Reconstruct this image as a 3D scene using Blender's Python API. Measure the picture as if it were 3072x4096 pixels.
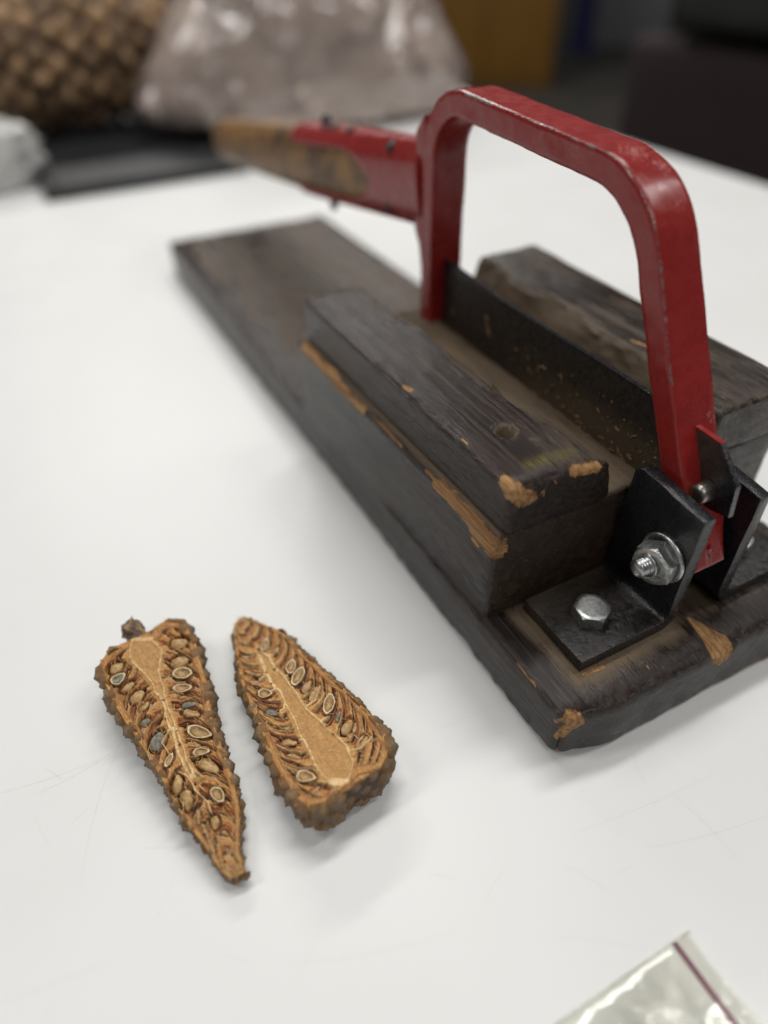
import bpy, bmesh, math, random
import numpy as np
from mathutils import Vector, Matrix

# ------------------------------------------------------------------ camera, world, lights
scene = bpy.context.scene
for o in list(bpy.data.objects):
    bpy.data.objects.remove(o)
CM = 0.01                      # everything below is laid out in centimetres
col = scene.collection

cam_data = bpy.data.cameras.new('camera')
cam = bpy.data.objects.new('camera', cam_data)
col.objects.link(cam)
cam_data.sensor_fit = 'HORIZONTAL'
cam_data.sensor_width = 36.0
cam_data.lens = 36.0 * 2733.19 / 3072.0
cam_data.clip_start = 0.01
cam_data.clip_end = 60.0
_r = Vector((0.88779781, -0.45999719, -0.01475246))
_d = Vector((-0.31337857, -0.58072594, -0.75136626))
_f = Vector((0.33705923, 0.67168442, -0.65972048))
cam.matrix_world = Matrix((
    (_r[0], -_d[0], -_f[0], -12.27 * CM),
    (_r[1], -_d[1], -_f[1], -9.57 * CM),
    (_r[2], -_d[2], -_f[2], 26.0 * CM),
    (0, 0, 0, 1)))
cam_data.dof.use_dof = True
cam_data.dof.focus_distance = 27.5 * CM
cam_data.dof.aperture_fstop = 3.1
cam_data.dof.aperture_blades = 0
scene.camera = cam

world = bpy.data.worlds.new('World')
scene.world = world
world.use_nodes = True
world.node_tree.nodes['Background'].inputs[0].default_value = (0.92, 0.95, 1.0, 1)
world.node_tree.nodes['Background'].inputs[1].default_value = 0.09

def ceiling_lamp(name, loc, target, sx, sy, power, color):
    d = bpy.data.lights.new(name, 'AREA')
    d.shape = 'RECTANGLE'; d.size = sx * CM; d.size_y = sy * CM
    d.energy = power; d.color = color
    o = bpy.data.objects.new(name, d); col.objects.link(o)
    o.location = [c * CM for c in loc]
    v = Vector(target) - Vector(loc)
    o.rotation_euler = v.to_track_quat('-Z', 'Y').to_euler()
    return o
ceiling_lamp('ceiling_lamp_far', (50, 85, 220), (50, 85, 0), 150, 26, 26.5, (1.0, 0.985, 0.95))
ceiling_lamp('ceiling_lamp_near', (-40, -120, 220), (-40, -120, 0), 150, 26, 16, (1.0, 0.985, 0.95))
ceiling_lamp('ceiling_lamp_right', (165, -20, 220), (165, -20, 0), 150, 26, 20, (1.0, 0.985, 0.95))
ceiling_lamp('ceiling_lamp_left', (-170, 70, 220), (-170, 70, 0), 150, 26, 20, (1.0, 0.985, 0.95))
ceiling_lamp('ceiling_lamp_distant', (60, 330, 228), (60, 330, 0), 200, 26, 70, (1.0, 0.985, 0.95))

scene.view_settings.view_transform = 'Standard'
scene.view_settings.look = 'None'
scene.view_settings.exposure = 0.0
scene.view_settings.gamma = 1.0
scene.view_settings.use_curve_mapping = False
scene.render.engine = 'CYCLES'
scene.render.resolution_x = 768
scene.render.resolution_y = 1024

# ------------------------------------------------------------------ helpers
rng = random.Random(7)

def _hash(ix, iy, iz, seed):
    h = (ix * 374761393 + iy * 668265263 + iz * 1440662683 + seed * 974634721) & 0xFFFFFFFF
    h = ((h ^ (h >> 13)) * 1274126177) & 0xFFFFFFFF
    h = ((h ^ (h >> 16)) * 2246822519) & 0xFFFFFFFF
    return ((h ^ (h >> 15)) & 0xFFFFFF) / float(0xFFFFFF)

def vnoise(p, seed=0):
    p = np.asarray(p, float)
    i = np.floor(p).astype(np.int64); f = p - i
    u = f * f * (3 - 2 * f)
    r = 0
    for dx in (0, 1):
        wx = u[:, 0] if dx else 1 - u[:, 0]
        for dy in (0, 1):
            wy = u[:, 1] if dy else 1 - u[:, 1]
            for dz in (0, 1):
                wz = u[:, 2] if dz else 1 - u[:, 2]
                r = r + wx * wy * wz * _hash(i[:, 0] + dx, i[:, 1] + dy, i[:, 2] + dz, seed)
    return r

def fbm(p, seed=0, octv=4):
    p = np.asarray(p, float); r = 0; a = .5; t = 0
    for k in range(octv):
        r = r + a * vnoise(p, seed + k * 17); t += a
        p = p * 2.03 + 3.7; a *= .5
    return r / t

def sst(a, b, x):
    t = np.clip((x - a) / (b - a), 0, 1)
    return t * t * (3 - 2 * t)

def new_mesh(name, V, F, smooth=True, attrs=None):
    me = bpy.data.meshes.new(name)
    V = np.asarray(V, float) * CM
    me.from_pydata([tuple(v) for v in V], [], [tuple(int(i) for i in f) for f in F])
    if smooth:
        me.polygons.foreach_set('use_smooth', np.ones(len(me.polygons), dtype=bool))
    for k, a in (attrs or {}).items():
        a = np.asarray(a, float)
        if a.ndim == 2:
            at = me.attributes.new(k, 'FLOAT_COLOR', 'POINT')
            c4 = np.ones((len(a), 4)); c4[:, :3] = a
            at.data.foreach_set('color', c4.ravel())
        else:
            at = me.attributes.new(k, 'FLOAT', 'POINT')
            at.data.foreach_set('value', a)
    me.update()
    return me

def link(name, me, mat=None, parent=None, loc=None, rot=None):
    o = bpy.data.objects.new(name, me)
    col.objects.link(o)
    if mat is not None and not me.materials:
        me.materials.append(mat)
    if parent is not None:
        o.parent = parent
    if loc is not None:
        o.location = [c * CM for c in loc]
    if rot is not None:
        o.rotation_euler = rot
    return o

def mesh_obj(name, V, F, mat, parent=None, smooth=True, attrs=None):
    return link(name, new_mesh(name, V, F, smooth, attrs), mat, parent)

def thing(name, label, cat, loc=(0, 0, 0), group=None):
    o = bpy.data.objects.new(name, None)
    o.empty_display_size = 0.02
    col.objects.link(o)
    o.location = [c * CM for c in loc]
    tag(o, label, cat, group)
    return o

def tag(o, label, cat, group=None):
    o['label'] = label; o['category'] = cat
    if group: o['group'] = group
    return o

def bevel_flat(o, width, seg=2, angle=30):
    m = o.modifiers.new('bevel', 'BEVEL'); m.width = width * CM; m.segments = seg
    m.limit_method = 'ANGLE'; m.angle_limit = math.radians(angle)
    return o

def axis_coords(lo, hi, r, step, fine=()):
    c = {round(lo, 4), round(hi, 4)}
    for k in (0.15, 0.4, 0.7, 1.0):
        c.add(round(lo + r * k, 4)); c.add(round(hi - r * k, 4))
    x = lo + r
    while x < hi - r - 1e-6:
        s = step
        for a, b, st in fine:
            if a <= x < b: s = min(s, st)
        x += s
        if x < hi - r - 0.3 * s: c.add(round(x, 4))
    return np.array(sorted(c))

def grid_box(lo, hi, r, step, fx=(), fy=(), fz=()):
    """A closed, rounded and finely divided box: vertices, faces and outward directions."""
    xs = axis_coords(lo[0], hi[0], r, step, fx)
    ys = axis_coords(lo[1], hi[1], r, step, fy)
    zs = axis_coords(lo[2], hi[2], r, step, fz)
    n = (len(xs), len(ys), len(zs))
    idx = {}; V = []; F = []
    def vi(i, j, k):
        t = (i, j, k)
        if t not in idx:
            idx[t] = len(V); V.append((xs[i], ys[j], zs[k]))
        return idx[t]
    for i in range(n[0] - 1):
        for j in range(n[1] - 1):
            F.append((vi(i, j, 0), vi(i, j + 1, 0), vi(i + 1, j + 1, 0), vi(i + 1, j, 0)))
            k = n[2] - 1
            F.append((vi(i, j, k), vi(i + 1, j, k), vi(i + 1, j + 1, k), vi(i, j + 1, k)))
    for i in range(n[0] - 1):
        for k in range(n[2] - 1):
            F.append((vi(i, 0, k), vi(i + 1, 0, k), vi(i + 1, 0, k + 1), vi(i, 0, k + 1)))
            j = n[1] - 1
            F.append((vi(i, j, k), vi(i, j, k + 1), vi(i + 1, j, k + 1), vi(i + 1, j, k)))
    for j in range(n[1] - 1):
        for k in range(n[2] - 1):
            F.append((vi(0, j, k), vi(0, j, k + 1), vi(0, j + 1, k + 1), vi(0, j + 1, k)))
            i = n[0] - 1
            F.append((vi(i, j, k), vi(i, j + 1, k), vi(i, j + 1, k + 1), vi(i, j, k + 1)))
    V = np.array(V); lo = np.array(lo, float); hi = np.array(hi, float)
    q = np.clip(V, lo + r, hi - r); d = V - q
    L = np.linalg.norm(d, axis=1, keepdims=True); D = d / np.maximum(L, 1e-9)
    return q + D * r, F, D

def seg_dist(P, a, b):
    a = np.array(a, float); b = np.array(b, float); ab = b - a
    t = np.clip(((P - a) @ ab) / max(ab @ ab, 1e-9), 0, 1)
    return np.linalg.norm(P - (a + t[:, None] * ab), axis=1)

def lathe(profile, n=24, axis='z'):
    """profile: list of (radius, height). closed with centre points where radius is 0."""
    V = []; F = []; rings = []
    for r, h in profile:
        if r < 1e-6:
            rings.append([len(V)]); V.append((0, 0, h))
        else:
            rings.append(list(range(len(V), len(V) + n)))
            for k in range(n):
                a = 2 * math.pi * k / n
                V.append((r * math.cos(a), r * math.sin(a), h))
    for A, B in zip(rings[:-1], rings[1:]):
        for k in range(n):
            k2 = (k + 1) % n
            if len(A) == 1 and len(B) == 1: continue
            if len(A) == 1: F.append((A[0], B[k2], B[k]))
            elif len(B) == 1: F.append((A[k], A[k2], B[0]))
            else: F.append((A[k], A[k2], B[k2], B[k]))
    return np.array(V, float), F

def extrude_poly(poly, x0, x1):
    """polygon in (y, z), extruded along x."""
    n = len(poly)
    V = [(x0, y, z) for y, z in poly] + [(x1, y, z) for y, z in poly]
    F = [tuple(range(n))[::-1], tuple(range(n, 2 * n))]
    for k in range(n):
        F.append((k, (k + 1) % n, n + (k + 1) % n, n + k))
    return np.array(V, float), F

# ------------------------------------------------------------------ materials
class NT:
    def __init__(self, name):
        self.m = bpy.data.materials.new(name); self.m.use_nodes = True
        self.t = self.m.node_tree
        self.b = self.t.nodes['Principled BSDF']; self.out = self.t.nodes['Material Output']
    def n(self, typ, **kw):
        nd = self.t.nodes.new(typ)
        ins = kw.pop('ins', {})
        for k, v in kw.items(): setattr(nd, k, v)
        for k, v in ins.items(): self.set(nd.inputs[k], v)
        return nd
    def set(self, sock, v):
        if isinstance(v, bpy.types.NodeSocket): self.t.links.new(v, sock)
        else: sock.default_value = v
    def coords(self, scale=(1, 1, 1)):
        tc = self.n('ShaderNodeTexCoord')
        mp = self.n('ShaderNodeMapping', ins={'Vector': tc.outputs['Object'], 'Scale': scale})
        return mp.outputs[0]
    def noise(self, scale=(1, 1, 1), detail=4, rough=.55, dist=0):
        nd = self.n('ShaderNodeTexNoise', ins={'Vector': self.coords(scale), 'Scale': 1.0, 'Detail': detail, 'Roughness': rough, 'Distortion': dist})
        return nd.outputs['Fac']
    def math(self, op, a, b=0.0, c=0.0, clamp=False):
        nd = self.n('ShaderNodeMath', operation=op, use_clamp=clamp)
        self.set(nd.inputs[0], a); self.set(nd.inputs[1], b); self.set(nd.inputs[2], c)
        return nd.outputs[0]
    def ramp(self, x, lo, hi, a=0.0, b=1.0):
        nd = self.n('ShaderNodeMapRange', interpolation_type='SMOOTHSTEP', ins={'Value': x, 'From Min': lo, 'From Max': hi, 'To Min': a, 'To Max': b})
        return nd.outputs[0]
    def mix(self, f, a, b):
        nd = self.n('ShaderNodeMix', data_type='RGBA')
        self.set(nd.inputs['Factor'], f)
        def c4(v): return (*v, 1) if isinstance(v, tuple) and len(v) == 3 else v
        self.set(nd.inputs[6], c4(a)); self.set(nd.inputs[7], c4(b))
        return nd.outputs[2]
    def attr(self, name, colr=False):
        nd = self.n('ShaderNodeAttribute', attribute_name=name)
        return nd.outputs['Color' if colr else 'Fac']
    def bump(self, h, strength=.5, dist=.0003, normal=None):
        nd = self.n('ShaderNodeBump', ins={'Height': h, 'Strength': strength, 'Distance': dist})
        if normal is not None: self.set(nd.inputs['Normal'], normal)
        return nd.outputs[0]
    def fin(self, base=None, rough=None, metal=None, normal=None, **kw):
        def c4(v): return (*v, 1) if isinstance(v, tuple) and len(v) == 3 else v
        if base is not None: self.set(self.b.inputs['Base Color'], c4(base))
        if rough is not None: self.set(self.b.inputs['Roughness'], rough)
        if metal is not None: self.set(self.b.inputs['Metallic'], metal)
        if normal is not None: self.set(self.b.inputs['Normal'], normal)
        for k, v in kw.items(): self.set(self.b.inputs[k.replace('_', ' ')], v)
        return self.m

def mat_dark_wood():
    t = NT('dark_stained_wood')
    grain = t.noise((640, 9, 640), 5, .62, .15)
    pores = t.noise((2600, 90, 2600), 3, .6)
    fine = t.noise((3800, 1400, 3800), 3, .6)
    blot = t.noise((190, 22, 190), 5, .62)
    edge = t.noise((1000, 170, 1000), 5, .65, .5)
    leather = t.noise((1700, 40, 1700), 3, .65, .1)
    wear = t.attr('wear'); dust = t.attr('dust')
    wv = t.math('ADD', wear, t.math('MULTIPLY', t.math('SUBTRACT', edge, .5), .85))
    wm = t.ramp(wv, .475, .535)
    rim = t.ramp(wv, .34, .48)
    dm = t.math('ADD', dust, t.math('MULTIPLY', t.math('SUBTRACT', blot, .5), 1.9), clamp=True)
    dm = t.math('MULTIPLY', dm, t.ramp(dust, .0, .15))
    dm = t.math('MULTIPLY', dm, t.ramp(fine, .30, .55, .55, 1.0))
    dark = t.mix(t.ramp(grain, .36, .66), (.0030, .0020, .0018), (.036, .0195, .0130))
    dark = t.mix(t.ramp(grain, .64, .76, 0, .8), dark, (.058, .036, .025))
    dark = t.mix(t.ramp(pores, .62, .72, 0, .75), dark, (.0022, .0016, .0015))
    dark = t.mix(t.ramp(blot, .47, .70, 0, .55), dark, (.034, .0165, .0100))
    dark = t.mix(t.math('MULTIPLY', rim, .55), dark, (.060, .026, .010))
    dark = t.mix(t.math('MULTIPLY', dm, .9), dark, t.mix(fine, (.085, .058, .034), (.235, .168, .104)))
    dark = t.mix(t.math('MULTIPLY', t.attr('brown'), t.ramp(edge, .3, .65, .45, 1.0)), dark, t.mix(pores, (.020, .011, .007), (.060, .036, .021)))
    dark = t.mix(t.math('MULTIPLY', t.attr('stain'), t.ramp(pores, .40, .60)), dark, (.20, .165, .035))
    bare = t.mix(t.ramp(grain, .34, .66), (.20, .088, .026), (.46, .265, .108))
    bare = t.mix(t.ramp(pores, .56, .68, 0, .7), bare, (.12, .045, .012))
    bare = t.mix(t.ramp(blot, .50, .68, 0, .55), bare, (.17, .070, .018))
    base = t.mix(wm, dark, bare)
    rough = t.ramp(blot, .3, .7, .09, .25)
    rough = t.math('ADD', rough, t.math('MULTIPLY', t.math('MAXIMUM', dm, wm), .48))
    h = t.math('ADD', t.math('MULTIPLY', grain, 1.4), t.math('MULTIPLY', fine, .35))
    h = t.math('SUBTRACT', h, t.ramp(pores, .60, .72, 0, .5))
    nrm = t.bump(leather, .65, .0004)
    nrm = t.bump(h, .8, .0006, nrm)
    nrm = t.bump(t.math('SUBTRACT', 1.0, wm), .9, .00032, nrm)
    return t.fin(base, rough, 0.0, nrm, Specular_IOR_Level=.42)

def mat_red():
    t = NT('red_paint')
    e = t.attr('edge'); chip = t.attr('chip')
    n1 = t.noise((700, 700, 700), 5, .7); n2 = t.noise((160, 160, 160), 4, .6); n3 = t.noise((2600, 2600, 2600), 3, .6)
    em = t.ramp(t.math('ADD', t.math('ADD', e, chip), t.math('MULTIPLY', t.math('SUBTRACT', n1, .5), .9)), .83, .93)
    sc = t.ramp(t.math('ADD', n1, t.math('MULTIPLY', chip, .55)), .68, .76)
    red = t.mix(n2, (.205, .0125, .0110), (.285, .0190, .0155))
    red = t.mix(t.math('MULTIPLY', sc, .55), red, (.42, .16, .14))
    base = t.mix(em, red, t.mix(t.ramp(n3, .35, .65), (.06, .05, .045), (.46, .44, .41)))
    rough = t.math('ADD', t.ramp(n2, .3, .7, .22, .36), t.math('MULTIPLY', sc, .3))
    nrm = t.bump(t.math('ADD', n2, t.math('MULTIPLY', n3, .12)), .22, .0005)
    nrm = t.bump(t.math('SUBTRACT', 1.0, em), .9, .00025, nrm)
    return t.fin(base, rough, t.math('MULTIPLY', em, .6), nrm)

def mat_black_paint():
    t = NT('black_paint')
    n1 = t.noise((330, 330, 330), 4, .6); n2 = t.noise((1500, 1500, 1500), 4, .65)
    dust = t.attr('dust'); edge = t.attr('edge')
    dm = t.math('MULTIPLY', t.math('ADD', dust, t.math('MULTIPLY', t.math('SUBTRACT', n1, .5), .9), clamp=True), t.ramp(dust, 0, .12))
    base = t.mix(n1, (.0060, .0062, .0075), (.014, .014, .017))
    base = t.mix(t.ramp(n2, .60, .74, 0, .5), base, (.06, .055, .055))
    base = t.mix(t.math('MULTIPLY', dm, .8), base, t.mix(n2, (.030, .019, .010), (.17, .115, .06)))
    em = t.ramp(t.math('ADD', edge, t.math('MULTIPLY', t.math('SUBTRACT', n2, .5), .8)), .75, .95)
    base = t.mix(em, base, (.12, .12, .125))
    rough = t.math('ADD', t.ramp(n2, .3, .7, .14, .30), t.math('MULTIPLY', dm, .4))
    nrm = t.bump(t.math('ADD', t.math('ADD', n1, t.math('MULTIPLY', n2, .35)), t.math('MULTIPLY', dm, t.math('MULTIPLY', n2, 2.5))), .55, .0006)
    return t.fin(base, rough, 0.0, nrm, Specular_IOR_Level=.42)

def mat_metal(name, c, r0, r1, bumpd=.0002):
    t = NT(name)
    n1 = t.noise((500, 500, 500), 4, .6); n2 = t.noise((2600, 2600, 2600), 3, .6)
    base = t.mix(t.ramp(n1, .3, .7), tuple(x * .55 for x in c), c)
    base = t.mix(t.ramp(t.noise((240, 240, 240), 5, .7), .56, .68, 0, .8), base, (.055, .040, .028))
    return t.fin(base, t.ramp(n2, .3, .7, r0, r1), 1.0, t.bump(t.math('ADD', n1, t.math('MULTIPLY', n2, .3)), .35, bumpd))

def mat_plain(name, c1, c2, scale=400, rough=.6, bump=.3, dist=.0003, metal=0.0, **kw):
    t = NT(name)
    n1 = t.noise((scale,) * 3, 5, .6); n2 = t.noise((scale * 4.1,) * 3, 3, .6)
    base = t.mix(t.ramp(n1, .3, .7), c1, c2)
    return t.fin(base, rough, metal, t.bump(t.math('ADD', n1, t.math('MULTIPLY', n2, .4)), bump, dist), **kw)

def mat_attr_colour(name, rough=.62, fine=2600, bump=.5, dist=.0003, amt=.45, **kw):
    """colour comes from the 'tint' point attribute, with fine fibre grain on top."""
    t = NT(name)
    c = t.attr('tint', True)
    n1 = t.noise((fine, fine, fine), 4, .65); n2 = t.noise((fine * .28,) * 3, 4, .6)
    g = t.math('ADD', t.math('MULTIPLY', t.math('SUBTRACT', n1, .5), amt * 2), t.math('MULTIPLY', t.math('SUBTRACT', n2, .5), amt * 1.4))
    gg = t.math('ADD', 1.0, g)
    mul = t.n('ShaderNodeVectorMath', operation='SCALE'); t.set(mul.inputs[0], c); t.set(mul.inputs['Scale'], gg)
    return t.fin(mul.outputs[0], rough, 0.0, t.bump(t.math('ADD', n1, n2), bump, dist), **kw)

def mat_table():
    t = NT('white_laminate')
    n1 = t.noise((900, 900, 900), 4, .6); n2 = t.noise((14, 14, 14), 4, .55); n3 = t.noise((2400, 2400, 2400), 2, .5)
    base = t.mix(t.ramp(n2, .3, .7), (.705, .703, .693), (.72, .72, .712))
    base = t.mix(t.ramp(t.noise((420, 60, 420), 5, .7), .66, .8, 0, .10), base, (.42, .40, .37))
    nrm = t.bump(t.math('ADD', n1, t.math('MULTIPLY', n3, .5)), .22, .00022)
    return t.fin(base, t.ramp(n2, .3, .7, .39, .42), 0.0, nrm, Specular_IOR_Level=.45)

def mat_film(name, tint, diffuse, gloss, haze=.12, scale=60, bumpd=.002, fk=1.1):
    t = NT(name)
    n = t.noise((scale,) * 3, 4, .6, 1.0)
    nrm = t.bump(n, .5, bumpd)
    tr = t.n('ShaderNodeBsdfTransparent', ins={'Color': (*tint, 1)})
    df = t.n('ShaderNodeBsdfDiffuse', ins={'Color': (*diffuse, 1), 'Normal': nrm})
    gl = t.n('ShaderNodeBsdfGlossy', ins={'Color': (1, 1, 1, 1), 'Roughness': gloss, 'Normal': nrm})
    fr = t.n('ShaderNodeFresnel', ins={'IOR': 1.5, 'Normal': nrm})
    m1 = t.n('ShaderNodeMixShader', ins={0: haze, 1: tr.outputs[0], 2: df.outputs[0]})
    m2 = t.n('ShaderNodeMixShader', ins={0: t.math('MULTIPLY', fr.outputs[0], fk, clamp=True), 1: m1.outputs[0], 2: gl.outputs[0]})
    t.t.links.new(m2.outputs[0], t.out.inputs[0])
    return t.m

M_WOOD = mat_dark_wood()
M_RED = mat_red()
M_BLACK = mat_black_paint()
M_ZINC = mat_metal('zinc_steel', (.62, .63, .62), .26, .46)
M_STEEL = mat_metal('worn_steel', (.46, .42, .38), .28, .48)
M_TABLE = mat_table()
M_HANDLE = mat_plain('handle_wood', (.075, .036, .015), (.30, .155, .048), 55, .5, .4)
M_SCREW = mat_plain('dark_screw', (.012, .01, .01), (.03, .026, .025), 500, .45)
M_FACE = mat_attr_colour('cut_cone_flesh', .60, 1700, .6, .0004, .36)
M_SCALE = mat_attr_colour('cone_scale', .62, 1500, .7, .0005, .55)
M_RIB = mat_plain('scale_section_tissue', (.20, .095, .032), (.40, .235, .095), 900, .6, .4)
M_RIBRED = mat_plain('scale_section_reddish', (.10, .032, .016), (.24, .095, .04), 900, .6, .4)
M_SEED = mat_plain('seed_coat', (.27, .14, .045), (.58, .38, .16), 330, .38, .4)
M_SHELL = mat_plain('seed_shell_cut', (.48, .34, .17), (.76, .61, .38), 500, .5, .3)
M_INNER = mat_plain('seed_lining', (.22, .115, .035), (.42, .25, .095), 500, .35, .3)
M_MOLD = mat_plain('mouldy_seed', (.10, .105, .095), (.30, .27, .20), 700, .8, .7)
M_RESIN = mat_plain('resin', (.42, .17, .02), (.58, .28, .05), 300, .08, .1, Transmission_Weight=.5)

# ------------------------------------------------------------------ the setting: table and floor
V, F, D = grid_box((-110, -80, -2.6), (70.6, 165, 0.0), .25, 12)
table = mesh_obj('table', V, F, M_TABLE)
table['kind'] = 'structure'
for lx, ly in ((-100, -70), (62, -70), (-100, 155), (62, 155)):
    Vl, Fl, _ = grid_box((lx - 2.5, ly - 2.5, -75), (lx + 2.5, ly + 2.5, -2.62), .3, 20)
    mesh_obj('table_leg', Vl, Fl, M_STEEL, table)
# hair-fine knife scratches in the laminate
M_SCRATCH = mat_plain('scratch', (.60, .59, .57), (.67, .66, .64), 300, .5)
def scratch(pts, w):
    pts = [np.array(p, float) for p in pts]
    Vs = []; Fs = []
    for i, p in enumerate(pts):
        d = pts[min(i + 1, len(pts) - 1)] - pts[max(i - 1, 0)]; d /= np.linalg.norm(d)
        nrm = np.array([-d[1], d[0]]) * w * (.35 + .65 * math.sin(math.pi * (i + .5) / len(pts)))
        Vs += [(*(p + nrm), .004), (*(p - nrm), .004)]
        if i: Fs.append((2 * i - 2, 2 * i - 1, 2 * i + 1, 2 * i))
    mesh_obj('scratch', Vs, Fs, M_SCRATCH, table)
def bez(a, b, c, n=9):
    a, b, c = (np.array(q, float) for q in (a, b, c))
    return [a * (1 - t) ** 2 + 2 * b * t * (1 - t) + c * t * t for t in np.linspace(0, 1, n)]
scratch(bez((-15.3, 9.3), (-16.9, 7.2), (-17.85, 4.15)), .011)
scratch(bez((-15.4, 9.07), (-16.4, 8.5), (-18.9, 8.4)), .014)
scratch(bez((-16.3, 8.8), (-18.2, 8.7), (-20.4, 9.2)), .010)
scratch(bez((-17.1, 6.9), (-17.4, 6.8), (-17.9, 6.5)), .008)
scratch(bez((-18.4, 9.4), (-18.1, 9.0), (-17.9, 8.6)), .012)
scratch(bez((-9.33, 1.7), (-9.5, 1.4), (-9.8, 1.1)), .012)
scratch(bez((-4.1, -2.5), (-4.8, -2.7), (-5.4, -3.1)), .009)
scratch(bez((.9, -4.3), (3.0, -5.1), (6.2, -5.6)), .010)
scratch(bez((-2.2, -3.4), (-1.6, -4.0), (-1.3, -5.0)), .009)
scratch(bez((3.2, -3.0), (3.6, -4.6), (3.5, -6.2)), .009)
scratch(bez((-6.6, -1.4), (-6.2, -1.6), (-5.8, -2.1)), .008)
scratch(bez((-12.2, -1.6), (-9.8, -2.8), (-6.6, -3.4)), .007)
scratch(bez((-1.2, -2.6), (1.8, -3.2), (5.4, -3.4)), .007)
for k in range(26):
    cx, cy = rng.uniform(-20, 6), rng.uniform(-7, 9); an = rng.uniform(0, 6.28); l = rng.uniform(.5, 2.2)
    if cx > -1 and cy > -1: continue
    dx, dy = l * math.cos(an), l * math.sin(an)
    scratch(bez((cx - dx, cy - dy), (cx + rng.uniform(-.2, .2), cy + rng.uniform(-.2, .2)), (cx + dx, cy + dy), 6), rng.uniform(.004, .0075))

M_FLOOR = mat_plain('floor_covering', (.05, .044, .036), (.085, .075, .06), 3, .75, .2)
Vf, Ff, _ = grid_box((-1500, -600, -80), (1900, 2400, -75), 1, 300)
floor = mesh_obj('floor', Vf, Ff, M_FLOOR); floor['kind'] = 'structure'

# ------------------------------------------------------------------ the cone cutter
cutter = thing('cone_cutter', 'hand lever cutter with red arched arm, dark timber base and black blade', 'cutter')

def wood(name, V, F, wear, dust, parent=cutter, brown=None):
    return mesh_obj(name, V, F, M_WOOD, parent, True, {'wear': wear, 'dust': dust, 'brown': np.zeros(len(V)) if brown is None else brown})

def round_front(V, y0, ztop, r, mask):
    """roll the near top edge over with radius r."""
    dy, dz = V[:, 1] - (y0 + r), V[:, 2] - (ztop - r)
    m = mask & (dy < 0) & (dz > 0); L2 = np.hypot(dy, dz); k = np.where(m & (L2 > r), r / np.maximum(L2, 1e-6), 1)
    V[:, 1] = np.where(m, y0 + r + dy * k, V[:, 1]); V[:, 2] = np.where(m, ztop - r + dz * k, V[:, 2])

def patches(V, lst, warp=.35, seed=3):
    """bare-wood patches: (a, b, radius) capsules with ragged outlines."""
    W = V + (np.stack([fbm(V * 1.3, seed), fbm(V * 1.3, seed + 5), fbm(V * 1.3, seed + 9)], 1) - .5) * warp
    w = np.zeros(len(V))
    for a, b, r in lst:
        w = np.maximum(w, 1.0 - .5 * seg_dist(W, a, b) / r)
    return np.clip(w, 0, 1)

# base board
lo, hi = (0, 0, 0), (16, 57.8, 3.0)
V, F, D = grid_box(lo, hi, .22, .5, fx=((0, 11, .11),), fy=((0, 5.4, .11), (5, 12, .3)), fz=((0, 3, .2),))
round_front(V, 0, 3.0, .62, V[:, 0] > .0)
# rounded plan corner at the near left, worn underside
for cx, cy, sx, sy, rc in ((0, 0, 1, 1, .55), (0, 57.8, 1, -1, .5), (16, 57.8, -1, -1, .5)):
    qx, qy = cx + sx * rc, cy + sy * rc
    dx, dy = V[:, 0] - qx, V[:, 1] - qy
    m = (dx * sx < 0) & (dy * sy < 0)
    L2 = np.hypot(dx, dy); Li = np.maximum(abs(dx), abs(dy)); k = np.where(m & (L2 > 1e-6), Li / np.maximum(L2, 1e-6), 1)
    V[:, 0] = qx + dx * k; V[:, 1] = qy + dy * k
V[:, 1] -= .38 * sst(0, 3.0, V[:, 0]) * np.clip(1 - V[:, 1] / 4, 0, 1)
V[:, 1] -= .14 * sst(0, 3, V[:, 0]) * np.clip(1 - V[:, 1] / 2, 0, 1) * (1 - V[:, 2] / 3)
low = np.exp(-((V[:, 0]) ** 2 + (V[:, 1]) ** 2) / 2.2)
V[:, 2] += .30 * low * np.clip(1 - V[:, 2] / 1.2, 0, 1)
dn = (fbm(V * np.array([.5, .16, .5]), 2, 4) - .5)
V += D * (dn * .22)[:, None]
ed = np.sort(np.minimum(np.abs(V - np.array(lo)), np.abs(np.array(hi) - V)), axis=1)[:, 1]   # distance to the nearest edge
V -= D * (np.exp(-ed / .35) * (fbm(V * 1.9, 8, 3) - .25).clip(0) * .28)[:, None]
V[:, 2] -= np.where(D[:, 2] > .5, .05 * np.exp(-V[:, 1].clip(0) / .8) * fbm(V * np.array([3.0, 1, 1]), 4), 0)
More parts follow.
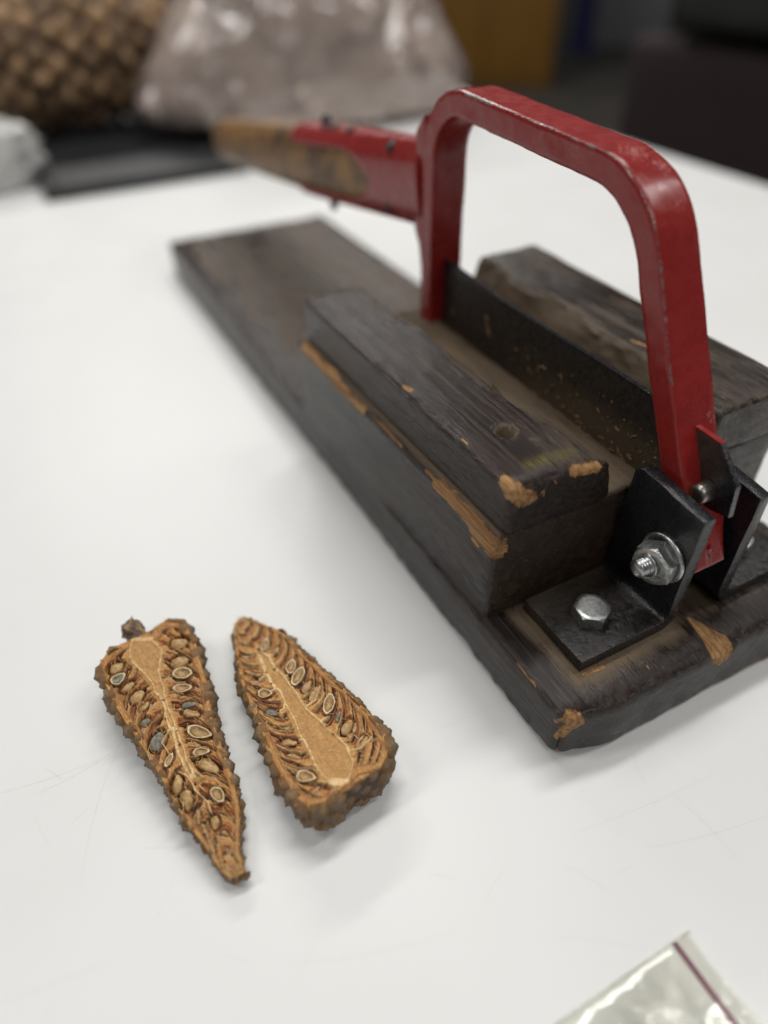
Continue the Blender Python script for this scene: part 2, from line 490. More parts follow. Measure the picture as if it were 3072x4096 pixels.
# chiselled gouge in the front edge
t = np.clip((2.05 - V[:, 1]) / 2.5, 0, 1); cxg = 7.95 + .25 * (1 - t) * 0 + .1 * t
hw = .10 + .78 * t ** 1.2
g = np.clip(1 - np.abs(V[:, 0] - cxg) / hw, 0, 1) * t * np.clip(V[:, 2] / 3.0, 0, 1) ** 5
V[:, 2] -= .55 * g ** .8 * (.75 + .5 * fbm(V * np.array([5, .8, 5]), 12))
gouge = np.clip(g * 3.5, 0, 1)
wear = patches(V, [((.45, .05, 2.85), (.6, -.1, 2.4), .36), ((.3, .2, 2.75), (.1, .42, 2.35), .17), ((.35, .05, 2.3), (.15, .15, 1.5), .2),
                   ((.3, .5, 2.6), (.3, .7, 2.5), .09), ((.25, .2, .55), (.3, .1, .35), .08),
                   ((2.9, -.3, 2.9), (3.6, -.35, 2.9), .07), ((2.2, -.25, 2.85), (2.5, -.3, 2.85), .05),
                   ((4.5, .5, 3), (4.62, -.1, 3), .045), ((4.95, .55, 3), (5.1, -.2, 3), .045),
                   ((9.9, .35, 3), (10.15, .3, 3), .09), ((5.9, .75, 3), (6.0, .7, 3), .05), ((2.1, 1.35, 3), (3.0, 1.25, 3), .11),
                   ((-.05, 18.5, 2.9), (-.05, 21.2, 2.85), .16), ((.1, 1.6, 2.85), (.05, 3.0, 2.9), .05),
                   ((5.5, -.5, .3), (7.4, -.5, .25), .09), ((9.5, -.5, .3), (12, -.5, .25), .09), ((2.4, -.4, .9), (3.2, -.45, .7), .05)], .22)
wear = np.maximum(wear, gouge * 1.2)
top = np.clip(D[:, 2], 0, 1)
inn = np.minimum(np.minimum(V[:, 0] - .9, V[:, 1] - .85), 16 - V[:, 0])
dust = top * sst(0, .9, inn) * np.where(V[:, 1] < 6, .36, .36) * (1 - gouge)
wear = np.maximum(wear, .36 * np.exp(-(ed / .10) ** 2))
foot = np.minimum(seg_dist(V[:, :2], (1.7, 1.3), (1.7, 5)), seg_dist(V[:, :2], (1.9, 1.3), (6.6, 1.35)))
dust = np.maximum(dust, top * 1.25 * np.exp(-(foot / .45) ** 2))
V[:, 0] += -.75 * (V[:, 1] / 57.8) * (1 - V[:, 0] / 16) - .9 * (V[:, 1] / 57.8) * (V[:, 0] / 16)
base_board = wood('base_board', V, F, wear, dust)

# lower guide blocks
def low_block(name, lo, hi, chamfer_side, wear_lst, seed):
    V, F, D = grid_box(lo, hi, .22, .45, fy=((5, 12, .16),), fz=((2.9, 3.4, .07), (3, 9, .2)), fx=((lo[0], lo[0] + .8, .1), (hi[0] - .8, hi[0], .1)))
    dn = fbm(V * np.array([.7, .2, .7]), seed, 4) - .5
    V += D * (dn * .14)[:, None]
    # big worn chamfer along the outer top edge
    ex = lo[0] if chamfer_side < 0 else hi[0]
    a = np.abs(V[:, 0] - ex); b = hi[2] - V[:, 2]
    amt = (.42 + .5 * (fbm(np.stack([V[:, 1] * .35, V[:, 1] * 0, V[:, 1] * 0], 1), seed + 3) - .5))
    over = (amt - (a + b)).clip(0) * .5
    V[:, 0] += -chamfer_side * over; V[:, 2] -= over
    ed = np.sort(np.minimum(np.abs(V - np.array(lo)), np.abs(np.array(hi) - V)), axis=1)[:, 1]
    V -= D * (np.exp(-ed / .25) * (fbm(V * 2.3, seed + 8, 3) - .3).clip(0) * .2)[:, None]
    V[:, :2] -= D[:, :2] * (.09 * np.exp(-((V[:, 2] - 3.06) / .07) ** 2))[:, None]
    wear = np.maximum(patches(V, wear_lst, .25, seed), .36 * np.exp(-(ed / .10) ** 2))
    top = np.clip(D[:, 2], 0, 1)
    dust = top * .60 + np.clip(-D[:, 1], 0, 1) * (.09 + .20 * sst(5.4, 3.4, V[:, 2]))
    return V, F, D, wear, dust

V, F, D, wear, dust = low_block('guide_block', (.10, 5.5, 2.6), (7.93, 24.9, 7.85), -1, [
    ((.15, 23.9, 7.45), (.1, 16.6, 7.5), .24), ((.2, 24.0, 7.6), (.2, 20, 7.6), .30),
    ((.25, 16, 7.62), (.2, 9.5, 7.6), .075), ((.15, 9.8, 7.5), (.25, 5.7, 7.40), .30), ((.2, 6.8, 7.2), (.3, 5.55, 7.1), .46), ((.4, 5.5, 7.55), (.65, 5.45, 7.7), .10),
    ((1.0, 5.45, 7.7), (1.4, 5.45, 7.72), .07), ((.1, 7.2, 6.7), (.1, 6.4, 6.55), .06), ((.1, 12.5, 7.3), (.1, 12.1, 7.2), .07)], 21)
dust = np.where((V[:, 0] < .65) & (V[:, 2] > 7.3), .08 + .75 * sst(.30, .45, V[:, 0]), dust)
dust = np.where((V[:, 0] > 5.0) & (D[:, 2] > .5), .95, dust)
# splits in the end grain running along the outer face
for zc, ln, dp in ((6.3, 1.6, .10), (5.75, 2.6, .12), (5.2, 1.3, .09), (4.75, 3.2, .12), (4.3, 1.7, .10), (3.85, 2.2, .08)):
    f = np.exp(-((V[:, 2] - zc + .08 * (V[:, 1] - 5.5)) / .055) ** 2) * np.clip(1 - (V[:, 1] - 5.5) / ln, 0, 1) * (D[:, 0] < -.5)
    V[:, 0] += dp * f
V[:, 0] -= (.06 + .5 * (V[:, 1] - 5.5) / 19.4) * np.clip(1 - V[:, 0] / 4, 0, 1)
guide_block_left = wood('guide_block', V, F, wear, dust, cutter, .95 * np.clip(-D[:, 1] * 1.5 - .4, 0, 1))
guide_block_left['label'] = 'left lower timber block with bare worn outer edge'
V, F, D, wear, dust = low_block('guide_block', (8.29, 5.5, 2.6), (15.93, 24.9, 7.85), 1, [((16, 24, 7.6), (16, 18, 7.6), .2)], 33)
dust = np.where((V[:, 0] < 11.2) & (D[:, 2] > .5), .85, dust)
wood('guide_block', V, F, wear, dust)['label'] = 'right lower timber block behind the blade'

# upper strips
hx, hy, hr = 2.43, 8.6, .44
V, F, D = grid_box((.50, 5.30, 7.1), (5.62, 24.5, 10.25), .34, .42, fx=((.4, 5.3, .16), (1.8, 3.1, .055)), fy=((5.4, 15, .16), (7.9, 9.3, .055)), fz=((7.75, 8.2, .06), (7.8, 10.3, .2)))
round_front(V, 5.30, 10.25, .60, V[:, 0] > 0)
tz = (V[:, 2] - 7.88) / 2.37
ys = np.array([5.4, 7.65, 9.0, 10.4, 11.3, 11.9, 12.4, 13.0, 14, 16, 18.2, 20.5, 22.8, 24.5]); xs = np.array([5.0, 4.45, 3.95, 3.65, 3.6, 3.95, 3.95, 3.5, 3.45, 3.7, 3.7, 3.45, 3.35, 3.05])
xr = np.interp(V[:, 1], ys, xs) + (fbm(np.stack([V[:, 1] * 2.2, V[:, 2] * .6, V[:, 1] * 0], 1), 41) - .5) * .35
wt = np.clip((V[:, 0] - .42) / 5.2, 0, 1)
V[:, 0] -= (5.62 - xr).clip(0) * tz.clip(0, 1) ** 1.3 * wt ** 3
V[:, 2] -= .28 * np.clip((V[:, 2] - 8.2) / 2, 0, 1) * sst(1.5, 5.2, V[:, 0]) * sst(9, 5.5, V[:, 1])
V[:, 0] -= (.14 + .45 * (V[:, 1] - 5.5) / 19) * np.clip(1 - V[:, 0] / 3.2, 0, 1)
V += D * ((fbm(V * np.array([.9, .25, .9]), 44, 4) - .5) * .16)[:, None]
groove = np.abs(((V[:, 0] * 3.1 + 1.2 * fbm(V * np.array([.6, .15, .6]), 47)) % 1) - .5)
V[:, 2] -= np.where(D[:, 2] > .6, .06 * sst(.18, .02, groove) * sst(6.5, 10, V[:, 1]), 0)
ed = np.sort(np.minimum(np.abs(V - np.array((.50, 5.30, 7.1))), np.abs(np.array((5.62, 24.5, 10.25)) - V)), axis=1)[:, 1]
V -= D * (np.exp(-ed / .3) * (fbm(V * 2.0, 49, 3) - .28).clip(0) * .35)[:, None]
V[:, :2] -= D[:, :2] * (.42 * sst(7.99, 7.90, V[:, 2]))[:, None]
# bore hole
dh = np.hypot(V[:, 0] - hx, V[:, 1] - hy); topm = D[:, 2] > .9
snap = topm & (np.abs(dh - hr) < .034)
V[snap, 0] = hx + (V[snap, 0] - hx) * hr / dh[snap]; V[snap, 1] = hy + (V[snap, 1] - hy) * hr / dh[snap]
dh = np.hypot(V[:, 0] - hx, V[:, 1] - hy)
V[:, 2] -= np.where(topm, np.where(dh < hr - .005, .10 + .45 * sst(hr, .26, dh) + 1.3 * sst(.26, .20, dh), .10 * np.exp(-(dh - hr) / .10)), 0)
for px, py, pr in ((1.75, 11.1, .13), (2.95, 7.35, .14), (3.6, 7.2, .1)):
    dd = np.hypot(V[:, 0] - px, V[:, 1] - py); V[:, 2] -= np.where(topm, .12 * np.exp(-(dd / pr) ** 2), 0)
wear = patches(V, [((.6, 5.5, 10.0), (1.05, 5.3, 9.6), .36), ((1.1, 5.3, 9.75), (1.4, 5.3, 9.5), .26), ((.6, 5.95, 10.1), (.8, 5.55, 10.0), .28), ((.9, 5.3, 9.4), (1.1, 5.3, 9.3), .16),
                   ((3.5, 5.45, 9.95), (4.4, 5.4, 9.8), .29), ((2.25, 5.5, 10.2), (2.5, 5.3, 9.7), .05), ((2.75, 5.3, 10.1), (2.95, 5.3, 9.8), .04), ((1.9, 5.3, 9.7), (1.95, 5.3, 9.4), .04),
                   ((.55, 5.6, 9.1), (.62, 5.55, 8.7), .10), ((.62, 9.1, 10.1), (.62, 8.7, 10.1), .10), ((.55, 13.9, 10.1), (.6, 13.2, 10.1), .12), ((.55, 14.8, 10.05), (.55, 14.5, 10.05), .08),
                   ((.9, 24.2, 10.0), (.6, 24, 9.9), .16)], .22)
top = np.clip(D[:, 2], 0, 1)
dust = top * (.02 + .24 * sst(2.4, 4.4, V[:, 0])) + np.clip(D[:, 0], 0, 1) * .7
dust = np.maximum(dust, np.where(topm, 1.3 * sst(hr + .14, hr - .02, dh), 0))
wear = np.maximum(wear, .35 * np.exp(-(ed / .16) ** 2))
strip_left = mesh_obj('guide_strip', V, F, M_WOOD, cutter, True, {'wear': wear, 'dust': dust, 'stain': np.clip(1.1 - seg_dist(V, (1.9, 6.25, 10.2), (3.9, 6.35, 10.2)) / .42 - .6 * (fbm(V * 2.4, 53) - .4), 0, 1)})
strip_left['label'] = 'left upper strip with bored hole and chipped corners'

V, F, D = grid_box((10.9, 5.36, 7.1), (15.85, 24.7, 10.25), .30, .42, fy=((5.4, 15, .2),), fx=((10.8, 13, .16),), fz=((7.8, 10.3, .16),))
tz = (V[:, 2] - 7.88) / 2.37
rag = .25 + 1.1 * fbm(np.stack([V[:, 1] * .3, V[:, 1] * 0, V[:, 1] * 0], 1), 61) + .45 * (fbm(np.stack([V[:, 1] * 1.6, V[:, 2] * 2.6, V[:, 1] * 0], 1), 62) - .3)
wt = 1 - np.clip((V[:, 0] - 10.9) / 4.95, 0, 1)
V[:, 0] += rag.clip(0) * tz.clip(0, 1) ** 1.2 * wt ** 3 * sst(5.5, 8, V[:, 1])
V[:, :2] -= D[:, :2] * (.3 * sst(7.99, 7.88, V[:, 2]))[:, None]
lay = np.abs(((V[:, 2] * 2.3 + V[:, 0] * 1.2 + .9 * fbm(V * np.array([.5, .12, .5]), 66)) % 1) - .5)
V += D * ((fbm(V * np.array([.9, .25, .9]), 64, 4) - .5) * .2)[:, None]
V[:, 2] -= np.where((D[:, 2] > .3) & (V[:, 0] < 13.6), .12 * sst(.2, .02, lay), 0)
wear = patches(V, [((13.2, 5.5, 8.2), (15.8, 5.5, 8.15), .06), ((12.2, 12, 10.2), (12.5, 10.5, 10.2), .10), ((11.6, 22, 9), (11.5, 20, 8.7), .3)], .3, 9)
dust = np.clip(D[:, 2], 0, 1) * .16 + np.clip(-D[:, 0], 0, 1) * .85 + np.clip(-D[:, 1], 0, 1) * .12
wood('guide_strip', V, F, wear, dust)['label'] = 'right upper strip with ragged inner edge'

# brackets: bent plates, foot screwed to the board, upright beside the arm
def bracket(sign, x_up, x_foot, label):
    th = .60; z0 = 3.03; ri = .35; ro = ri + th
    up_in, top_z = x_up, 9.1           # x of the face away from the arm
    # profile in (s, z): s grows from the bend away from the arm
    inner = [(ri + th, z0 + th)] ; prof_o = []; prof_i = []
    L = abs(x_foot - (x_up + (th if sign < 0 else -th)))
    # outer line: foot end bottom -> bend -> upright top (arm side); inner line: the other skin
    for s in np.linspace(L, ro, 14): prof_o.append((s, z0)); prof_i.append((s, z0 + th))
    for a in np.linspace(0, math.pi / 2, 8)[1:]:
        prof_o.append((ro - ro * math.sin(a), z0 + ro - ro * math.cos(a)))
        prof_i.append((ro - ri * math.sin(a), z0 + ro - ri * math.cos(a)))
    for z in np.linspace(z0 + ro, top_z, 16)[1:]:
        prof_o.append((0, z)); prof_i.append((th, z))
    ny = 22; n = len(prof_o); V = []; edge = []; dust = []
    xa = x_up + (th if sign < 0 else -th)      # arm-side face
    for layer in (prof_o, prof_i):
        for i, (s, z) in enumerate(layer):
            up = np.clip((i - 20) / (n - 21.0), 0, 1)
            y0 = 1.5; y1 = 5.25 - .15 * up
            for jy in range(ny):
                y = y0 + (y1 - y0) * (.5 - .5 * math.cos(math.pi * jy / (ny - 1)))
                zz = z
                if up > 0: zz += up ** 3 * (.1 * (y - 1.5) - .45 * max(0, (y - 4.6) / .6) ** 2)
                V.append((xa + sign * s, y, zz))
                edge.append(.70 if jy in (0, ny - 1) or i in (0, n - 1) else 0)
                dust.append((.06 + .34 * max(0, (y - 3.0) / 2.2)) * (i < 15) + .05 * (1 - up))
    def vid(l, i, jy): return l * n * ny + i * ny + jy
    F = []
    for i in range(n - 1):
        for jy in range(ny - 1):
            F.append((vid(0, i, jy), vid(0, i, jy + 1), vid(0, i + 1, jy + 1), vid(0, i + 1, jy)))
            F.append((vid(1, i, jy), vid(1, i + 1, jy), vid(1, i + 1, jy + 1), vid(1, i, jy + 1)))
        for jy, fl in ((0, 1), (ny - 1, 0)):
            q = (vid(0, i, jy), vid(0, i + 1, jy), vid(1, i + 1, jy), vid(1, i, jy)); F.append(q if fl else q[::-1])
    for i, fl in ((0, 0), (n - 1, 1)):
        for jy in range(ny - 1):
            q = (vid(0, i, jy), vid(0, i, jy + 1), vid(1, i, jy + 1), vid(1, i, jy)); F.append(q if fl else q[::-1])
    V = np.array(V)
    V += (np.stack([fbm(V * 1.1, 71), fbm(V * 1.1, 72), fbm(V * 1.1, 73)], 1) - .5) * .07
    o = mesh_obj('bracket', V, F, M_BLACK, cutter, True, {'edge': edge, 'dust': dust})
    bm = bmesh.new(); bm.from_mesh(o.data); bmesh.ops.recalc_face_normals(bm, faces=bm.faces); bm.to_mesh(o.data); bm.free()
    bevel_flat(o, .06, 2, 45)
    o['label'] = label
    return o
br1 = bracket(-1, 6.33, 1.87, 'left bent black bracket with nut')
br2 = bracket(1, 9.85, 14.3, 'right bent black bracket')

def hex_mesh(name, r, h, dome=.12, n_in=.86):
    """hexagonal head with a chamfered crown, base at z = 0."""
    V = []; F = []
    N = 48
    def hexr(a): return r * math.cos(math.pi / 6) / math.cos((a % (math.pi / 3)) - math.pi / 6)
    rings = [(0.0, 0), (1.0, 0), (1.0, .45), (1.0, 1.0), (None, 1.0), (.80, 1.04), (.4, 1.05), (0, 1.05)]
    ids = []
    for s, z in rings:
        if s == 0:
            ids.append([len(V)]); V.append((0, 0, z * h)); continue
        row = []
        for k in range(N):
            a = 2 * math.pi * k / N; hr_ = hexr(a)
            if s is None: rr, zz = min(hr_, r * .88), h
            elif s == 1.0 and z == 1.0:
                rr = hr_; zz = h - (hr_ - r * .85) * .75
            elif s == 1.0: rr, zz = hr_, z * h
            else: rr, zz = r * .88 * s, z * h
            row.append(len(V)); V.append((rr * math.cos(a), rr * math.sin(a), zz))
        ids.append(row)
    for A, B in zip(ids[:-1], ids[1:]):
        for k in range(N):
            k2 = (k + 1) % N
            if len(A) == 1: F.append((A[0], B[k2], B[k]))
            elif len(B) == 1: F.append((A[k], A[k2], B[0]))
            else: F.append((A[k], A[k2], B[k2], B[k]))
    me = new_mesh(name, V, F, False)
    return me
hexb = hex_mesh('bolt_head', .82, .58)
for br, (bx, by) in ((br1, (3.72, 3.2)), (br2, (12.3, 3.4))):
    b = link('bolt_head', hexb, M_ZINC, br, (bx, by, 3.655), (0, 0, .42))
# pivot bolt on the left bracket: washer, flange nut, threaded end (axis along -x)
py, pz = 2.62, 6.42
rotx = (0, -math.pi / 2, 0)
Vw, Fw = lathe([(.35, 0), (1.06, 0), (1.09, .06), (1.06, .14), (.98, .17), (.95, .13), (.35, .14)], 40)
washer = mesh_obj('washer', Vw, Fw, M_ZINC, br1)
washer.location = (6.335 * CM, py * CM, pz * CM); washer.rotation_euler = rotx
nut_me = hex_mesh('nut', .93, .74)
nut = link('nut', nut_me, M_ZINC, br1, (6.20, py, pz), (0, -math.pi / 2, 0))
nut.rotation_euler = (math.radians(14), -math.pi / 2, 0)
prof = [(.56, -.02), (.56, .02), (.53, .035), (.48, .02), (.44, -.02), (.385, -.02)]
for k in range(3):
    prof += [(.385, .06 + .12 * k), (.32, .11 + .12 * k), (.385, .16 + .12 * k)]
prof += [(.37, .46), (.30, .53), (.15, .56), (0, .56)]
Vt, Ft = lathe(prof, 28)
th_ = mesh_obj('threaded_end', Vt, Ft, M_ZINC, br1)
th_.location = (5.40 * CM, py * CM, pz * CM); th_.rotation_euler = rotx
Vh, Fh = lathe([(0, 0), (.84, 0), (.84, .5), (.7, .58), (0, .58)], 6)
bh = mesh_obj('bolt_head', Vh, Fh, M_ZINC, br2, False)
bh.location = (9.86 * CM, py * CM, pz * CM); bh.rotation_euler = (0, math.pi / 2, 0)

# the arched red arm: a bent flat bar
def fillet_path(pts, rad, step=.12):
    P = [np.array(p, float) for p in pts]; out = []
    def line(a, b):
        n = max(2, int(np.linalg.norm(b - a) / step)); return [a + (b - a) * k / n for k in range(n)]
    cur = P[0]
    for i in range(1, len(P) - 1):
        d0 = (P[i] - P[i - 1]) / np.linalg.norm(P[i] - P[i - 1]); d1 = (P[i + 1] - P[i]) / np.linalg.norm(P[i + 1] - P[i])
        th = math.acos(np.clip(d0 @ d1, -1, 1)); tl = rad[i - 1] * math.tan(th / 2)
        a = P[i] - d0 * tl; b = P[i] + d1 * tl
        out += line(cur, a)
        c = a + np.array([-d0[1], d0[0]]) * rad[i - 1] * np.sign(d0[0] * d1[1] - d0[1] * d1[0])
        n = max(6, int(rad[i - 1] * th / step)); sg = np.sign(d0[0] * d1[1] - d0[1] * d1[0])
        for k in range(n):
            an = sg * th * k / n; v = a - c
            out.append(c + np.array([v[0] * math.cos(an) - v[1] * math.sin(an), v[0] * math.sin(an) + v[1] * math.cos(an)]))
        cur = b
    out += line(cur, P[-1]) + [P[-1]]
    return np.array(out)
path = fillet_path([(2.12, 5.75), (8.90, 18.80), (23.27, 19.50), (23.22, 7.25)], (3.9, 2.75))
tan = np.gradient(path, axis=0); tan /= np.linalg.norm(tan, axis=1, keepdims=True)
nor = np.stack([-tan[:, 1], tan[:, 0]], 1)                  # towards the outside of the arch
hwx, ht, ch = 1.0, .56, .055
sec = []; sedge = []
def side(a, b, n):
    for k in range(n):
        t_ = k / n; p = np.array(a) + (np.array(b) - np.array(a)) * t_
        sec.append(tuple(p))
side((-hwx + ch, ht), (hwx - ch, ht), 9); side((hwx - ch, ht), (hwx, ht - ch), 2)
side((hwx, ht - ch), (hwx, -ht + ch), 6); side((hwx, -ht + ch), (hwx - ch, -ht), 2)
side((hwx - ch, -ht), (-hwx + ch, -ht), 9); side((-hwx + ch, -ht), (-hwx, -ht + ch), 2)
side((-hwx, -ht + ch), (-hwx, ht - ch), 6); side((-hwx, ht - ch), (-hwx + ch, ht), 2)
sec = np.array(sec); ns = len(sec)
cd = np.array([min(math.hypot(abs(p[0]) - hwx, abs(p[1]) - ht), 9) for p in sec])
se = np.clip(1 - (cd - .03) / .12, 0, 1)
V = []; edge = []; chip = []
for i, (p, n_) in enumerate(zip(path, nor)):
    f = i / (len(path) - 1)
    for k, (a, b) in enumerate(sec):
        V.append((8.1 + a, p[0] + n_[0] * b, p[1] + n_[1] * b))
        top_edge = (b > .3)
        e = se[k] * (1.0 if (top_edge and a < 0 and p[1] > 12.5) else .62 if top_edge else .55)
        edge.append(e)
V = np.array(V); edge = np.array(edge)
V[:, 0] -= .28 * sst(8.2, 6.2, V[:, 2]) * (V[:, 0] > 8.1) * sst(12, 8, V[:, 1])
V += (np.stack([fbm(V * .8, 81), fbm(V * .8, 82), fbm(V * .8, 83)], 1) - .5) * .10
ragged = fbm(V * 3.2, 85, 3) - .5
edge = edge + np.where(edge > .3, ragged * .30, 0)
chip = np.zeros(len(V))
for c_, r_ in (((7.15, 19.6, 19.75), .45), ((7.15, 20.8, 19.6), .3), ((8.2, 10.4, 19.4), .9), ((8.6, 9.4, 19.1), .6), ((8.5, 8.1, 18.1), .35), ((9.0, 8.6, 18.6), .3), ((7.1, 12.3, 19.0), .5), ((7.1, 11.5, 19.2), .3), ((9.0, 7.3, 16.9), .3), ((8.8, 4.4, 11.3), .5), ((7.1, 14.5, 19.2), .3)):
    chip = np.maximum(chip, .42 * np.clip(1 - np.linalg.norm(V - np.array(c_), axis=1) / r_, 0, 1) ** .5)
chip = np.maximum(chip, .5 * np.clip(1 - seg_dist(V, (7.12, 18.2, 19.75), (7.12, 20.6, 19.65)) / .16, 0, 1))
F = []
nP = len(path)
for i in range(nP - 1):
    for k in range(ns):
        k2 = (k + 1) % ns
        F.append((i * ns + k, i * ns + k2, (i + 1) * ns + k2, (i + 1) * ns + k))
F.append(tuple(range(ns))[::-1]); F.append(tuple((nP - 1) * ns + k for k in range(ns)))
arm = mesh_obj('arm', V, F, M_RED, cutter, True, {'edge': edge, 'chip': chip})
bm = bmesh.new(); bm.from_mesh(arm.data); bmesh.ops.recalc_face_normals(bm, faces=bm.faces); bm.to_mesh(arm.data); bm.free()
arm['label'] = 'red painted arched steel arm with chipped edges'

# blade: long black plate between the legs, its tang poking through the near leg
def plate(name, poly, x0, x1, parent, mat, step=.35, attrs=None, wob=.04):
    bm = bmesh.new()
    vs = [bm.verts.new((x0, y, z)) for y, z in poly]
    bm.faces.new(vs)
    for it in range(5):
        es = [e for e in bm.edges if e.calc_length() > step]
        if not es: break
        bmesh.ops.subdivide_edges(bm, edges=es, cuts=1, use_grid_fill=True)
        bmesh.ops.triangulate(bm, faces=bm.faces)
    V0 = np.array([v.co[:] for v in bm.verts]); F0 = [tuple(v.index for v in f.verts) for f in bm.faces]
    bm.verts.index_update()
    F0 = [tuple(v.index for v in f.verts) for f in bm.faces]
    bnd = [(e.verts[0].index, e.verts[1].index) for e in bm.edges if e.is_boundary]
    bm.free()
    n = len(V0); V1 = V0.copy(); V1[:, 0] = x1
    Fs = F0 + [tuple(i + n for i in f)[::-1] for f in F0] + [(a, b, b + n, a + n) for a, b in bnd]
    Vs = np.vstack([V0, V1])
    Vs[:, 1:] += (np.stack([fbm(Vs * 2.2, 91), fbm(Vs * 2.2, 92)], 1) - .5) * wob
    at = attrs(Vs) if attrs else {}
    o = mesh_obj(name, Vs, Fs, mat, parent, False, at)
    bm = bmesh.new(); bm.from_mesh(o.data); bmesh.ops.recalc_face_normals(bm, faces=bm.faces); bm.to_mesh(o.data); bm.free()
    return o
def blade_attr(Vs):
    d = .22 + 2.2 * sst(9.9, 7.6, Vs[:, 2]) * sst(17, 7, Vs[:, 1]) * (.4 + fbm(Vs * 1.1, 95)) + .35 * sst(8.4, 7.4, Vs[:, 2])
    d = np.where(Vs[:, 2] > 11.0, .03, d)
    e = np.where(Vs[:, 2] > 11.15, .62, 0)
    return {'dust': d, 'edge': e}
blade = plate('blade', [(4.3, 6.9), (13, 6.95), (22.7, 7.0), (22.95, 9.2), (22.75, 11.4), (17.7, 11.15), (13.7, 11.15), (9.8, 11.25), (6.4, 11.25), (5.1, 11.2), (4.5, 9)], 7.99, 8.23, arm, M_BLACK, .3, blade_attr)
def tang_attr(Vs):
    y, z = Vs[:, 1], Vs[:, 2]
    return {'dust': .30 * sst(2.2, 3.6, y) + .04, 'edge': np.where(seg_dist(Vs[:, 1:], (3.02, 11.05), (1.85, 9.9)) < .08, .8, np.where(seg_dist(Vs[:, 1:], (1.85, 9.9), (1.7, 8.5)) < .08, .9, 0))}
tang = plate('blade_tang', [(4.45, 11.12), (3.06, 11.1), (1.87, 9.89), (1.70, 8.52), (2.6, 8.30), (3.4, 8.4)], 8.0, 8.24, arm, M_BLACK, .2, tang_attr, .02)
Vr, Fr = extrude_poly([(4.4, 11.115), (3.06, 11.09), (3.06, 11.13), (4.4, 11.16)], 8.0, 8.24)
mesh_obj('paint_run', Vr, Fr, M_RED, tang, False, {'edge': np.zeros(8), 'chip': np.zeros(8)})
Vp, Fp = lathe([(0, 0), (.36, 0), (.40, .05), (.40, .56), (.37, .70), (.25, .74), (0, .75)], 28)
pin = mesh_obj('pin', Vp, Fp, M_STEEL, tang)
pin.location = (8.02 * CM, 2.85 * CM, 9.1 * CM); pin.rotation_euler = rotx
pin['label'] = 'short worn steel retaining pin'

# handle: wooden grip in a red riveted socket behind the far leg
a0 = np.array([24.0, 14.95]); a1 = np.array([65.0, 9.35])
ax = (a1 - a0) / np.linalg.norm(a1 - a0); nz = np.array([-ax[1], ax[0]]); nz = nz if nz[1] > 0 else -nz
LH = np.linalg.norm(a1 - a0)
def octo(r, th, sq=.42):
    c, s = math.cos(th), math.sin(th)
    k = 1.0 / max(abs(c), abs(s), (abs(c) + abs(s)) / (2 - sq))
    return r * k * .5 + r * .5 * 1.02
def xw_(s): return .50 + .28 * sst(1.0, 16.0, np.array([s]))[0]
def sweep(svals, rfun, nth=48, cap=True):
    V = []; F = []
    for s in svals:
        for k in range(nth):
            th = 2 * math.pi * (k + .5) / nth; r = octo(rfun(s), th)
            p = a0 + ax * s + nz * (r * math.sin(th))
            V.append((8.1 + xw_(s) * r * math.cos(th), p[0], p[1]))
    for i in range(len(svals) - 1):
        for k in range(nth):
            k2 = (k + 1) % nth
            F.append((i * nth + k, i * nth + k2, (i + 1) * nth + k2, (i + 1) * nth + k))
    if cap:
        F.append(tuple(range(nth))[::-1]); F.append(tuple((len(svals) - 1) * nth + k for k in range(nth)))
    return np.array(V), F
sv = np.concatenate([np.linspace(.4, LH - 2, 40), LH - 2 + 2 * np.sin(np.linspace(0, 1.5, 8)[1:])])
def rw(s):
    e = max(0, (s - (LH - 2)) / 2)
    return (1.98 + .16 * math.sin(s / LH * 3.0) - .25 * (s / LH) ** 3) * math.sqrt(max(0.12, 1 - .75 * e * e))
V, F = sweep(sv, rw)
hand = mesh_obj('handle', V, F, M_HANDLE, arm)
bm = bmesh.new(); bm.from_mesh(hand.data); bmesh.ops.recalc_face_normals(bm, faces=bm.faces); bm.to_mesh(hand.data); bm.free()
hand['label'] = 'worn wooden grip of the lever'
sv2 = np.linspace(.0, 17.6, 60); nth = 64
V = []; F = []
for s in sv2:
    for k in range(nth):
        th = 2 * math.pi * (k + .5) / nth; r = octo(rw(s) + .24 + .10 * max(0, 1 - s / 1.2), th)
        p = a0 + ax * s + nz * (r * math.sin(th)); V.append((8.1 + xw_(s) * r * math.cos(th), p[0], p[1]))
for i in range(len(sv2) - 1):
    s = sv2[i]
    for k in range(nth):
        th = 2 * math.pi * (k + 1) / nth
        dside = min(abs(((th - c + math.pi) % (2 * math.pi)) - math.pi) for c in (0 - .12, math.pi + .12))
        win = .62 * min(1, max(0, (s - 5.6) / 2.6)) ** .6
        tip = s > 17.6 - 2.2 * max(0, (dside - .5)) ** 0 * 0 and False
        if dside < win or tip: continue
        k2 = (k + 1) % nth
        F.append((i * nth + k, i * nth + k2, (i + 1) * nth + k2, (i + 1) * nth + k))
V = np.array(V)
sock = mesh_obj('socket', V, F, M_RED, arm, True, {'edge': np.zeros(len(V)), 'chip': .25 * fbm(V * .6, 3)})
bm = bmesh.new(); bm.from_mesh(sock.data)
bmesh.ops.delete(bm, geom=[v for v in bm.verts if not v.link_faces], context='VERTS')
bmesh.ops.recalc_face_normals(bm, faces=bm.faces); bm.to_mesh(sock.data); bm.free()
md = sock.modifiers.new('thick', 'SOLIDIFY'); md.thickness = .22 * CM; md.offset = -1
sock['label'] = 'red riveted sheet socket gripping the wooden handle'
